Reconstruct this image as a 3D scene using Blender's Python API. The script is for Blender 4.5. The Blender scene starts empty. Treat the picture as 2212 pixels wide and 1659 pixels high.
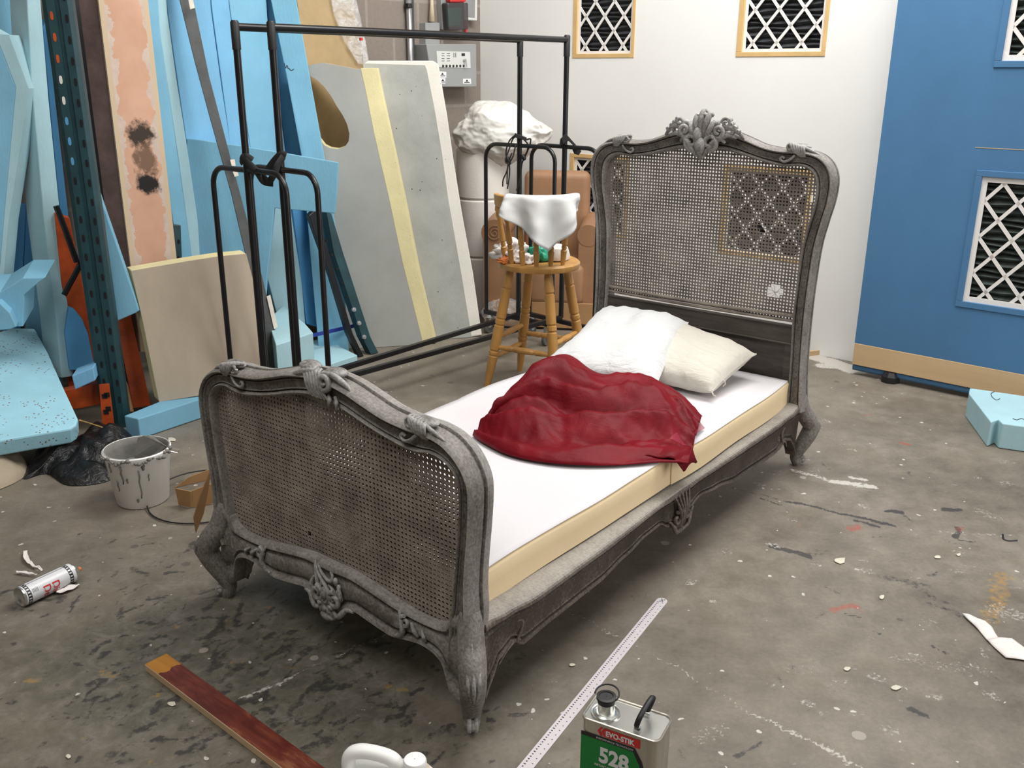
import bpy, bmesh, math, random
import numpy as np
from mathutils import Vector, Matrix, noise as mnoise
random.seed(7)
S = bpy.context.scene
COL = S.collection
# ------------------------------------------------------------------ camera
FPX, PITCH, ROLL, EYE = 2004.8, math.radians(18.58), math.radians(.262), 1.6
_f = Vector((0, math.cos(PITCH), -math.sin(PITCH)))
_r0 = Vector((1, 0, 0)); _u0 = _r0.cross(_f)
CR = _r0*math.cos(ROLL) + _u0*math.sin(ROLL); CU = CR.cross(_f); CF = _f
CAM = Vector((0, 0, EYE))
cd = bpy.data.cameras.new('camera'); cam = bpy.data.objects.new('camera', cd); COL.objects.link(cam)
cd.sensor_fit = 'HORIZONTAL'; cd.sensor_width = 36; cd.lens = FPX/2212*36; cd.clip_start = .05; cd.clip_end = 60
cam.matrix_world = Matrix(((CR.x, CU.x, -CF.x, 0), (CR.y, CU.y, -CF.y, 0), (CR.z, CU.z, -CF.z, EYE), (0, 0, 0, 1)))
S.camera = cam
# ------------------------------------------------------------------ world, lamps, exposure
W = bpy.data.worlds.new('world'); S.world = W; W.use_nodes = True
W.node_tree.nodes['Background'].inputs[0].default_value = (1, .97, .93, 1)
W.node_tree.nodes['Background'].inputs[1].default_value = .05
S.view_settings.view_transform = 'Standard'; S.view_settings.look = 'None'
S.view_settings.exposure = 0; S.view_settings.gamma = 1; S.view_settings.use_curve_mapping = False

def area(name, loc, target, sx, sy, power, col):
    l = bpy.data.lights.new(name, 'AREA'); l.shape = 'RECTANGLE'; l.size = sx; l.size_y = sy
    l.energy = power; l.color = col
    o = bpy.data.objects.new(name, l); COL.objects.link(o); o.location = loc
    o.rotation_euler = (Vector(target)-Vector(loc)).to_track_quat('-Z', 'Y').to_euler()
    return o
area('ceiling_light_bank', (1.5, 3.9, 4.4), (1.1, 4.3, 0), 3.4, 3.0, 185, (1, .985, .96))
area('ceiling_light_rear', (-1.2, 1.0, 4.4), (-1.0, 1.6, 0), 3.0, 3.0, 125, (1, .98, .95))
area('wall_fill_light', (.9, 4.3, 4.3), (.9, 6.0, 1.2), 2.4, 1.0, 112, (1, .985, .96))  # unseen lamp added to brighten the white wall
area('right_front_fill', (4.9, .4, 2.2), (0, 3.6, .6), 3.0, 3.0, 125, (1, .98, .96))  # unseen fill lamp added at right front for the headboard face; no door

# ------------------------------------------------------------------ projection helpers (measuring from the photograph)
def ray(x, y): return CR*(x-1106) - CU*(y-829.5) + CF*FPX
def gp(x, y, z=0):
    d = ray(x, y); return CAM + d*((z-EYE)/d.z)
def pp(x, y, P, n):
    d = ray(x, y); return CAM + d*((Vector(P)-CAM).dot(n)/d.dot(n))

# ------------------------------------------------------------------ mesh builder
class MB:
    def __init__(s): s.v = []; s.f = []
    def add(s, vs, fs):
        b = len(s.v); s.v += [Vector(v) for v in vs]; s.f += [tuple(b+i for i in f) for f in fs]; return s
    def box(s, c, d, M=None):
        c = Vector(c); x, y, z = d[0]/2, d[1]/2, d[2]/2
        vs = [Vector((i*x, j*y, k*z)) for k in (-1, 1) for j in (-1, 1) for i in (-1, 1)]
        vs = [(M @ v if M else v)+c for v in vs]
        return s.add(vs, [(0, 2, 3, 1), (4, 5, 7, 6), (0, 1, 5, 4), (2, 6, 7, 3), (0, 4, 6, 2), (1, 3, 7, 5)])
    def prism(s, poly, ext):
        n = len(poly); ext = Vector(ext); P = [Vector(p) for p in poly]
        nn = Vector((0, 0, 0))
        for i in range(n): nn += P[i].cross(P[(i+1) % n])
        if nn.dot(ext) > 0: P.reverse()
        return s.add(P+[p+ext for p in P], [tuple(range(n)), tuple(range(2*n-1, n-1, -1))] + [(i, i+n, (i+1) % n+n, (i+1) % n) for i in range(n)])
    def tube(s, pts, r, n=8, caps=True, sq=(1, 1), up=None):
        pts = [Vector(p) for p in pts]; m = len(pts)
        rr = r if isinstance(r, (list, tuple)) else [r]*m
        T = []
        for i in range(m):
            t = pts[min(i+1, m-1)]-pts[max(i-1, 0)]
            T.append(t.normalized() if t.length > 1e-9 else Vector((0, 0, 1)))
        a = Vector(up) if up else (Vector((0, 0, 1)) if abs(T[0].z) < .9 else Vector((0, 1, 0)))
        N = (a - T[0]*a.dot(T[0])).normalized(); vs = []; fs = []
        for i in range(m):
            if up: N = (Vector(up)-T[i]*Vector(up).dot(T[i]))
            else: N = N - T[i]*N.dot(T[i])
            N = N.normalized() if N.length > 1e-6 else T[i].orthogonal().normalized()
            B = T[i].cross(N)
            for k in range(n):
                q = 2*math.pi*k/n + (math.pi/4 if n == 4 else 0)
                vs.append(pts[i] + N*(math.cos(q)*rr[i]*sq[0]) + B*(math.sin(q)*rr[i]*sq[1]))
        for i in range(m-1):
            for k in range(n): fs.append((i*n+k, i*n+(k+1) % n, (i+1)*n+(k+1) % n, (i+1)*n+k))
        if caps: fs += [tuple(range(n-1, -1, -1)), tuple((m-1)*n+k for k in range(n))]
        return s.add(vs, fs)
    def lathe(s, prof, o=(0, 0, 0), n=24, M=None, sx=1, sy=1, a0=0, a1=2*math.pi):
        o = Vector(o); vs = []; fs = []; m = len(prof); full = abs(a1-a0-2*math.pi) < 1e-6; nn = n if full else n+1
        for (r, z) in prof:
            for k in range(nn):
                q = a0+(a1-a0)*k/n; v = Vector((r*math.cos(q)*sx, r*math.sin(q)*sy, z)); vs.append((M @ v if M else v)+o)
        for i in range(m-1):
            for k in range(n):
                k2 = (k+1) % nn; fs.append((i*nn+k, i*nn+k2, (i+1)*nn+k2, (i+1)*nn+k))
        return s.add(vs, fs)
    def ball(s, c, r, n=10, sc=(1, 1, 1)):
        prof = [(max(1e-4, math.sin(math.pi*i/n)), -math.cos(math.pi*i/n)) for i in range(n+1)]
        c = Vector(c); M = Matrix.Diagonal((r*sc[0], r*sc[1], r*sc[2]))
        return s.lathe(prof, c, n=n+2, M=M)
    def grid(s, pts, nu, nv, closed_u=False):
        fs = []
        for i in range(nu-1 if not closed_u else nu):
            for j in range(nv-1):
                i2 = (i+1) % nu
                fs.append((i*nv+j, i2*nv+j, i2*nv+j+1, i*nv+j+1))
        return s.add(pts, fs)
    def build(s, name, mat, parent=None, smooth=False, bevel=0, sub=0, solid=0, angle=None, seg=2):
        me = bpy.data.meshes.new(name)
        org = Vector((0, 0, 0))
        if parent is None and s.v:
            lo = [min(v[i] for v in s.v) for i in range(3)]; hi = [max(v[i] for v in s.v) for i in range(3)]
            org = Vector(((lo[0]+hi[0])/2, (lo[1]+hi[1])/2, lo[2]))
        me.from_pydata([tuple(v-org) for v in s.v], [], s.f)
        me.validate()
        bm = bmesh.new(); bm.from_mesh(me); bmesh.ops.recalc_face_normals(bm, faces=bm.faces); bm.to_mesh(me); bm.free()
        o = bpy.data.objects.new(name, me); COL.objects.link(o); o.location = org
        if mat: me.materials.append(mat)
        if parent: o.parent = parent
        if solid:
            m = o.modifiers.new('solid', 'SOLIDIFY'); m.thickness = solid; m.offset = 0
        if bevel:
            m = o.modifiers.new('bevel', 'BEVEL'); m.width = bevel; m.segments = seg; m.limit_method = 'ANGLE'; m.angle_limit = math.radians(40)
        if sub:
            m = o.modifiers.new('subdivision', 'SUBSURF'); m.levels = sub; m.render_levels = sub
        if smooth:
            me.polygons.foreach_set('use_smooth', [True]*len(me.polygons))
            if angle: me.set_sharp_from_angle(angle=math.radians(angle))
        return o

def tag(o, label, cat, group=None, kind=None):
    if kind: o['kind'] = kind
    if label: o['label'] = label
    if cat: o['category'] = cat
    if group: o['group'] = group
    return o
def thing(name, label, cat, loc=(0, 0, 0), rz=0, group=None):
    o = bpy.data.objects.new(name, None); COL.objects.link(o); o.location = loc; o.rotation_euler = (0, 0, rz)
    o.empty_display_size = .05
    return tag(o, label, cat, group)
def struct(o): o['kind'] = 'structure'; return o
def crom(P, m=6, closed=False):
    P = [Vector(p) for p in P]; n = len(P); out = []
    for i in range(n if closed else n-1):
        if closed: a, b, c, d = P[(i-1) % n], P[i], P[(i+1) % n], P[(i+2) % n]
        else: a, b, c, d = P[max(i-1, 0)], P[i], P[i+1], P[min(i+2, n-1)]
        for k in range(m):
            t = k/m
            out.append(.5*((2*b)+(c-a)*t+(2*a-5*b+4*c-d)*t*t+(3*b-a-3*c+d)*t**3))
    if not closed: out.append(P[-1])
    return out
def lerp(a, b, t): return a+(b-a)*t

# ------------------------------------------------------------------ materials
def new_mat(name):
    m = bpy.data.materials.new(name); m.use_nodes = True
    nt = m.node_tree; b = nt.nodes['Principled BSDF']; return m, nt, b
def N(nt, t, **k):
    n = nt.nodes.new(t)
    for a, v in k.items():
        if a.startswith('i_'):
            key = a[2:]; key = int(key) if key.isdigit() else key.replace('_', ' ')
            n.inputs[key].default_value = v
        else: setattr(n, a, v)
    return n
def ramp(nt, fac, stops, interp='LINEAR'):
    r = nt.nodes.new('ShaderNodeValToRGB'); r.color_ramp.interpolation = interp
    e = r.color_ramp.elements
    while len(e) < len(stops): e.new(.5)
    for x, (p, c) in zip(e, stops): x.position = p; x.color = (*c, 1) if len(c) == 3 else c
    nt.links.new(fac, r.inputs[0]); return r.outputs[0]
def mixc(nt, f, a, b, mode='MIX'):
    n = nt.nodes.new('ShaderNodeMix'); n.data_type = 'RGBA'; n.blend_type = mode
    if hasattr(f, 'links') or hasattr(f, 'is_linked'): nt.links.new(f, n.inputs[0])
    else: n.inputs[0].default_value = f
    for k, v in ((6, a), (7, b)):
        if isinstance(v, (tuple, list)): n.inputs[k].default_value = (*v, 1)
        else: nt.links.new(v, n.inputs[k])
    return n.outputs[2]
def math_(nt, op, a, b=None):
    n = nt.nodes.new('ShaderNodeMath'); n.operation = op
    for k, v in ((0, a), (1, b)):
        if v is None: continue
        if isinstance(v, (int, float)): n.inputs[k].default_value = v
        else: nt.links.new(v, n.inputs[k])
    return n.outputs[0]
def coord(nt, kind='Object', scale=(1, 1, 1), rot=(0, 0, 0)):
    t = nt.nodes.new('ShaderNodeTexCoord'); m = nt.nodes.new('ShaderNodeMapping')
    m.inputs['Scale'].default_value = scale; m.inputs['Rotation'].default_value = rot
    nt.links.new(t.outputs[kind], m.inputs[0]); return m.outputs[0]
def noise(nt, vec, scale=5, detail=4, rough=.6, dist=0):
    n = N(nt, 'ShaderNodeTexNoise', i_Scale=scale, i_Detail=detail, i_Roughness=rough, i_Distortion=dist)
    nt.links.new(vec, n.inputs['Vector']); return n.outputs[0]
def bump(nt, b, h, strength=.3, dist=.01):
    n = N(nt, 'ShaderNodeBump', i_Strength=strength, i_Distance=dist); nt.links.new(h, n.inputs['Height']); nt.links.new(n.outputs[0], b.inputs['Normal'])
def simple(name, col, rough=.6, metal=0, var=.15, scale=6, bmp=0, bscale=60, spec=.5, vs=(1, 1, 1)):
    m, nt, b = new_mat(name); v = coord(nt, scale=vs)
    f = noise(nt, v, scale, 5, .65)
    c = ramp(nt, f, [(.3, tuple(max(0, x*(1-var)) for x in col)), (.7, tuple(min(1, x*(1+var)) for x in col))])
    nt.links.new(c, b.inputs['Base Color']); b.inputs['Roughness'].default_value = rough; b.inputs['Metallic'].default_value = metal
    b.inputs['Specular IOR Level'].default_value = spec
    if bmp: bump(nt, b, noise(nt, v, bscale, 3), bmp, .004)
    return m
def speckled(name, col, dark, rough=.8, scale=60, thr=.09, var=.1, bmp=.2, bigscale=4):
    m, nt, b = new_mat(name); v = coord(nt)
    f = noise(nt, v, bigscale, 5, .65)
    c = ramp(nt, f, [(.3, tuple(x*(1-var) for x in col)), (.7, tuple(min(1, x*(1+var)) for x in col))])
    vo = N(nt, 'ShaderNodeTexVoronoi', i_Scale=scale); nt.links.new(v, vo.inputs['Vector'])
    gate = math_(nt, 'GREATER_THAN', noise(nt, v, 9, 2), .5)
    k = math_(nt, 'MULTIPLY', math_(nt, 'LESS_THAN', vo.outputs['Distance'], thr), gate)
    nt.links.new(mixc(nt, k, c, dark), b.inputs['Base Color']); b.inputs['Roughness'].default_value = rough
    bump(nt, b, noise(nt, v, 90, 3), bmp, .004)
    return m

M = {}
def wood_carved(name, lo, mid, hi):
    m, nt, b = new_mat(name); v = coord(nt); v2 = coord(nt, scale=(6, 30, 6))
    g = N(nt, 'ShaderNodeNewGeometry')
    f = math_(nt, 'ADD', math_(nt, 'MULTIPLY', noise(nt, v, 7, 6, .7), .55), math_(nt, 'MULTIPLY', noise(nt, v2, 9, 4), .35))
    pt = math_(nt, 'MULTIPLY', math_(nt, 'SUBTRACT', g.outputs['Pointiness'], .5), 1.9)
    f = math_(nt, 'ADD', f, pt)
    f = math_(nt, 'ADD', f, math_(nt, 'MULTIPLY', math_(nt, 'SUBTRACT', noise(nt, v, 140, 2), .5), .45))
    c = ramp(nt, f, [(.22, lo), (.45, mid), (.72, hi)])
    nt.links.new(c, b.inputs['Base Color']); b.inputs['Roughness'].default_value = .62
    bump(nt, b, noise(nt, v, 120, 3), .25, .003)
    return m
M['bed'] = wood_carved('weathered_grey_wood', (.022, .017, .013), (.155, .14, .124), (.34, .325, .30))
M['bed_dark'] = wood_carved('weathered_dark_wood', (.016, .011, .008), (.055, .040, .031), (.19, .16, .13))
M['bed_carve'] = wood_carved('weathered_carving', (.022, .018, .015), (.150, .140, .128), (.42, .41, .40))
M['ledge'] = wood_carved('dusty_ledge', (.04, .033, .027), (.20, .18, .155), (.36, .335, .30))
M['cane'] = simple('old_cane', (.27, .235, .19), .75, 0, .45, 9, .3, 200)
M['cane_head'] = simple('old_cane_grey', (.19, .165, .14), .75, 0, .4, 9, .3, 200)
M['cane_back'] = simple('old_cane_shaded', (.105, .088, .070), .8, 0, .4, 9, .3, 200)  # rear footboard layer: its lack of light is put into a darker cane colour
M['panelwood'] = simple('grey_panel_wood', (.075, .063, .053), .65, 0, .45, 5, .2, 60, vs=(1, 1, 9))
def wrinkled(name, col):
    m, nt, b = new_mat(name); v = coord(nt, scale=(1, 1, 1)); b.inputs['Roughness'].default_value = .9; b.inputs['Specular IOR Level'].default_value = .2
    c = ramp(nt, noise(nt, v, 4, 4), [(.3, tuple(x*.97 for x in col)), (.7, col)]); nt.links.new(c, b.inputs['Base Color'])
    h = math_(nt, 'ADD', noise(nt, coord(nt, scale=(1, 2.2, 1)), 7, 5, .55, 1.6), math_(nt, 'MULTIPLY', noise(nt, v, 260, 2), .06))
    bump(nt, b, h, .55, .022); return m
M['foam_cream'] = simple('cream_foam', (.82, .66, .42), .9, 0, .04, 3, .15, 150, .2)
M['sheet'] = simple('white_mattress_cloth', (.69, .665, .685), .9, 0, .02, 3, .15, 260, .2)
M['pillow_white'] = wrinkled('white_cotton', (.68, .69, .69))
M['pillow_cream'] = wrinkled('cream_cotton', (.65, .615, .54))
M['rag_white'] = simple('white_rag', (.72, .72, .71), .9, 0, .03, 4, .2, 30, .2)
M['black_metal'] = simple('black_powder_coat', (.008, .008, .009), .32, 0, .3, 10, 0, 60, .5)
M['black_strap'] = simple('black_webbing', (.012, .012, .013), .7, 0, .3, 30, .3, 200)
M['black_rubber'] = simple('black_rubber', (.01, .01, .011), .5, 0, .3, 10)
M['zinc'] = simple('zinc_steel', (.55, .55, .54), .4, .8, .15, 12)
M['dark_grey_rubber'] = simple('grey_wheel', (.10, .10, .10), .6, 0, .3, 12)
M['pine'] = simple('varnished_pine', (.52, .27, .075), .38, 0, .28, 5, .05, 40, .5, (2, 2, .5))
M['pine_seat'] = simple('worn_pine_seat', (.40, .24, .10), .5, 0, .45, 14, .1, 60)
def foam(name, col, var=.10):
    m, nt, b = new_mat(name); v = coord(nt)
    f = noise(nt, v, 2.6, 6, .6)
    c = ramp(nt, f, [(.3, tuple(x*(1-var) for x in col)), (.7, tuple(min(1, x*(1+var)) for x in col))])
    nt.links.new(c, b.inputs['Base Color']); b.inputs['Roughness'].default_value = .75; b.inputs['Specular IOR Level'].default_value = .3
    bump(nt, b, noise(nt, coord(nt, scale=(1, 1, .35)), 85, 3), .35, .004); return m
M['blue'] = foam('blue_foam', (.21, .465, .63))
M['blue2'] = foam('sky_blue_foam', (.20, .46, .69))
M['blue_pale'] = foam('pale_blue_foam', (.39, .60, .66))
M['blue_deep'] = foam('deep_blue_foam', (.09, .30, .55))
M['slab'] = speckled('speckled_blue_slab', (.32, .60, .72), (.20, .17, .15), .75, 60, .22, .1, .25)
M['teal'] = simple('dark_teal_paint', (.012, .050, .060), .45, 0, .3, 8, .1, 60)
M['orange'] = simple('orange_rack_paint', (.50, .075, .012), .5, 0, .35, 9, .1, 60)
M['hole'] = simple('dark_hole', (.004, .004, .005), .9, 0, 0)
M['grey_steel'] = simple('grey_steel_bar', (.085, .09, .09), .45, .3, .2, 14, .1, 60)
M['tape'] = simple('masking_tape', (.72, .66, .58), .7, 0, .1, 20)
M['mdf'] = simple('tan_board_face', (.45, .375, .29), .8, 0, .1, 4, .1, 90, .2, (1, 1, .5))
M['yellow_foam'] = speckled('yellow_core', (.72, .64, .36), (.25, .2, .1), .9, 30, .06, .1, .4)
M['grey_skin'] = simple('grey_board_skin', (.37, .375, .35), .8, 0, .08, 3, .1, 60, .2)
M['poly_grey'] = speckled('polystyrene_dirty', (.36, .37, .34), (.03, .03, .025), .85, 22, .08, .15, .3)
M['poly_white'] = speckled('polystyrene_white', (.72, .69, .62), (.1, .09, .07), .85, 20, .045, .06, .4)
M['poly'] = simple('white_polystyrene', (.74, .71, .66), .85, 0, .05, 5, .3, 90, .2)
M['tan_panel'] = simple('tan_hardboard', (.40, .29, .15), .7, 0, .15, 4)
def plaster():
    m, nt, b = new_mat('peach_torn_plaster'); v = coord(nt)
    # a narrow strip: local x = across (m), z = up
    sep = N(nt, 'ShaderNodeSeparateXYZ'); t = N(nt, 'ShaderNodeTexCoord'); nt.links.new(t.outputs['UV'], sep.inputs[0])
    e = math_(nt, 'MULTIPLY', math_(nt, 'ABSOLUTE', math_(nt, 'SUBTRACT', sep.outputs[0], .5)), 2)
    wob = math_(nt, 'MULTIPLY', math_(nt, 'SUBTRACT', noise(nt, v, 13, 3, .6), .5), 1.1)
    torn = math_(nt, 'GREATER_THAN', math_(nt, 'ADD', e, wob), .66)
    base = ramp(nt, noise(nt, v, 4, 5), [(.3, (.55, .31, .205)), (.7, (.66, .40, .28))])
    paper = ramp(nt, noise(nt, v, 20, 4), [(.3, (.55, .43, .36)), (.7, (.64, .52, .44))])
    c = mixc(nt, torn, base, paper)
    edge = math_(nt, 'GREATER_THAN', e, .80)
    c = mixc(nt, edge, c, (.60, .47, .32))
    def blot(u, w, ru, rw):
        a = math_(nt, 'DIVIDE', math_(nt, 'SUBTRACT', sep.outputs[0], u), ru); d = math_(nt, 'DIVIDE', math_(nt, 'SUBTRACT', sep.outputs[1], w), rw)
        r = math_(nt, 'ADD', math_(nt, 'MULTIPLY', a, a), math_(nt, 'MULTIPLY', d, d))
        r = math_(nt, 'ADD', r, math_(nt, 'MULTIPLY', math_(nt, 'SUBTRACT', noise(nt, v, 26, 5, .7), .5), 2.6))
        return ramp(nt, r, [(.35, (1, 1, 1)), (1.05, (0, 0, 0))])
    c = mixc(nt, blot(.53, .592, .34, .040), c, (.045, .03, .022))
    c = mixc(nt, math_(nt, 'MULTIPLY', blot(.56, .525, .28, .05), .9), c, (.15, .085, .05))
    c = mixc(nt, blot(.56, .462, .30, .033), c, (.012, .010, .009))
    nt.links.new(c, b.inputs['Base Color']); b.inputs['Roughness'].default_value = .85
    return m
M['plaster'] = plaster()
M['plaster_side'] = simple('mauve_board_side', (.16, .105, .095), .8, 0, .45, 6)
M['cream_edge'] = simple('cream_edge', (.60, .50, .36), .8, 0, .1, 8)
M['whitewall'] = simple('white_wall_paint', (.87, .87, .85), .75, 0, .015, 3, .06, 120, .3)
M['bluewall'] = simple('blue_wall_paint', (.074, .195, .37), .55, 0, .06, 3, .08, 160, .35)
M['rawply'] = simple('raw_birch_ply', (.62, .44, .255), .6, 0, .08, 4, .05, 40, .4, (.6, 4, 4))
M['rawwood'] = simple('raw_timber_frame', (.70, .47, .21), .6, 0, .12, 6, .05, 50, .4)
M['lattice'] = simple('white_lattice', (.82, .79, .76), .6, 0, .03, 8)
M['lattice_wall'] = simple('white_lattice_pale', (.84, .82, .80), .6, 0, .03, 8)
M['filter'] = simple('black_pleated_filter', (.035, .038, .042), .75, 0, .4, 30, .2, 120)
M['filter_green'] = simple('green_black_pleated_filter', (.045, .058, .052), .75, 0, .4, 30, .2, 120)
M['darkvoid'] = simple('dark_void', (.01, .01, .01), .9, 0, 0)
M['white_plastic'] = simple('white_plastic', (.90, .90, .87), .4, 0, .03, 5)
M['cap_white'] = simple('white_cap', (.88, .88, .88), .45, 0, .02, 5)
M['cardboard'] = simple('brown_cardboard', (.36, .20, .085), .8, 0, .12, 6)
M['leather'] = simple('tan_upholstery', (.31, .165, .085), .55, 0, .15, 5, .15, 40)
M['alu'] = simple('tinplate', (.62, .63, .60), .25, .9, .08, 6)
M['alu_side'] = simple('dull_tinplate', (.55, .52, .45), .35, .85, .15, 6, vs=(8, 8, 1))
M['green_label'] = simple('green_label', (.0, .21, .035), .35, 0, .03, 5)
M['red_label'] = simple('red_label', (.60, .02, .02), .35, 0, .03, 5)
M['white_ink'] = simple('white_ink', (.75, .76, .76), .4, 0, .02, 5)
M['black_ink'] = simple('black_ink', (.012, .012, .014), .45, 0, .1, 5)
M['red_ink'] = simple('red_ink', (.62, .03, .025), .45, 0, .05, 5)
M['can_white'] = simple('can_white', (.72, .72, .75), .32, 0, .03, 5)
M['steel_rule'] = simple('pale_steel_rule', (.66, .62, .64), .38, .25, .04, 8)
M['panelgrey'] = simple('grey_metal_cabinet', (.33, .34, .34), .45, .2, .05, 5)
M['panelwhite'] = simple('control_panel_face', (.62, .63, .60), .5, 0, .05, 5)
M['galv'] = simple('galvanised_conduit', (.45, .46, .47), .3, .8, .1, 8)
M['red_plastic'] = simple('red_plastic', (.55, .03, .03), .4, 0, .1, 5)
M['green_plastic'] = simple('green_plastic_bag', (.02, .36, .22), .4, 0, .15, 8)
M['orange_rag'] = simple('orange_scrap', (.65, .20, .05), .8, 0, .2, 8)
M['royal'] = simple('royal_blue_strip', (.018, .045, .30), .5, 0, .1, 5)
M['dust'] = simple('grey_putty', (.19, .185, .17), .8, 0, .25, 9, .4, 60)
M['tissue'] = simple('white_tissue', (.76, .72, .68), .9, 0, .06, 9)
M['paint_flake'] = simple('dried_plaster_flake', (.62, .58, .48), .85, 0, .1, 9)
M['beige_bag'] = simple('beige_sack', (.34, .28, .20), .8, 0, .25, 5, .3, 30)
M['wire'] = simple('black_wire', (.02, .02, .02), .4, .3, .1, 5)
M['cord'] = simple('gold_cord', (.42, .27, .09), .7, 0, .2, 60)
def glossy_black():
    m, nt, b = new_mat('black_bin_liner'); v = coord(nt)
    b.inputs['Base Color'].default_value = (.008, .008, .009, 1); b.inputs['Roughness'].default_value = .3
    bump(nt, b, noise(nt, v, 14, 5, .6, 1.5), .6, .03); return m
M['binliner'] = glossy_black()
def clear_plastic():
    m, nt, b = new_mat('clear_plastic_film'); v = coord(nt)
    b.inputs['Base Color'].default_value = (.9, .9, .9, 1); b.inputs['Roughness'].default_value = .2
    f = ramp(nt, noise(nt, v, 9, 5, .7, 1.0), [(.35, (.08, .08, .08)), (.75, (.55, .55, .55))])
    nt.links.new(f, b.inputs['Alpha']); bump(nt, b, noise(nt, v, 18, 4, .6, 1.2), .8, .03); return m
M['clear'] = clear_plastic()
M['film_white'] = simple('white_film_bag', (.66, .65, .61), .45, 0, .12, 7, .5, 14)
def dark_clear():
    m, nt, b = new_mat('smoked_cover'); b.inputs['Base Color'].default_value = (.06, .055, .06, 1); b.inputs['Roughness'].default_value = .15
    b.inputs['Alpha'].default_value = .75; return m
M['smoked'] = dark_clear()
def cloth_red():
    m, nt, b = new_mat('crimson_taffeta'); v = coord(nt)
    c = ramp(nt, noise(nt, v, 5, 4), [(.3, (.105, .002, .006)), (.7, (.195, .004, .011))])
    nt.links.new(c, b.inputs['Base Color']); b.inputs['Roughness'].default_value = .5
    b.inputs['Specular IOR Level'].default_value = .14
    bump(nt, b, noise(nt, v, 18, 5, .6, .8), .35, .01); return m
M['red'] = cloth_red()
def sheer_red():
    m, nt, b = new_mat('sheer_crimson'); b.inputs['Base Color'].default_value = (.34, .03, .06, 1); b.inputs['Alpha'].default_value = .62; b.inputs['Roughness'].default_value = .5; return m
M['sheer'] = sheer_red()
def stained():
    m, nt, b = new_mat('stained_plank'); t = N(nt, 'ShaderNodeTexCoord'); sep = N(nt, 'ShaderNodeSeparateXYZ'); nt.links.new(t.outputs['Object'], sep.inputs[0])
    v = coord(nt, scale=(1.5, 9, 9)); w = coord(nt)
    f = noise(nt, v, 5, 6, .65, 1.2)
    f2 = math_(nt, 'ADD', math_(nt, 'MULTIPLY', f, .6), math_(nt, 'MULTIPLY', noise(nt, w, 6, 3), .5))
    c = ramp(nt, f2, [(.3, (.030, .008, .006)), (.48, (.105, .016, .012)), (.60, (.165, .034, .020)), (.74, (.32, .13, .06))])
    am = ramp(nt, noise(nt, v, 4, 5), [(.3, (.42, .17, .02)), (.7, (.55, .25, .035))])
    k = math_(nt, 'GREATER_THAN', math_(nt, 'ADD', sep.outputs[0], math_(nt, 'MULTIPLY', math_(nt, 'SUBTRACT', noise(nt, w, 22, 4), .5), .05)), -.315)
    nt.links.new(mixc(nt, k, am, c), b.inputs['Base Color']); b.inputs['Roughness'].default_value = .4
    return m
M['stained'] = stained()
M['bare'] = simple('bare_pine_edge', (.62, .44, .27), .6, 0, .08, 6, .05, 40, .4)
def block_wall():
    m, nt, b = new_mat('concrete_block'); t = N(nt, 'ShaderNodeTexCoord'); mp = N(nt, 'ShaderNodeMapping')
    nt.links.new(t.outputs['UV'], mp.inputs[0])
    br = N(nt, 'ShaderNodeTexBrick', i_Scale=1, i_Mortar_Size=.012, i_Mortar_Smooth=.3, i_Brick_Width=.45, i_Row_Height=.225)
    br.inputs['Color1'].default_value = (.25, .21, .18, 1); br.inputs['Color2'].default_value = (.28, .235, .20, 1); br.inputs['Mortar'].default_value = (.36, .32, .28, 1)
    nt.links.new(mp.outputs[0], br.inputs[0]); v = coord(nt)
    c = mixc(nt, math_(nt, 'MULTIPLY', noise(nt, v, 45, 5, .7), .55), br.outputs[0], (.13, .105, .09))
    nt.links.new(c, b.inputs['Base Color']); b.inputs['Roughness'].default_value = .9
    bump(nt, b, noise(nt, v, 70, 4), .5, .006); return m
M['block'] = block_wall()
M['blockpaint'] = simple('pale_painted_block', (.48, .46, .43), .85, 0, .06, 3)
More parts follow.
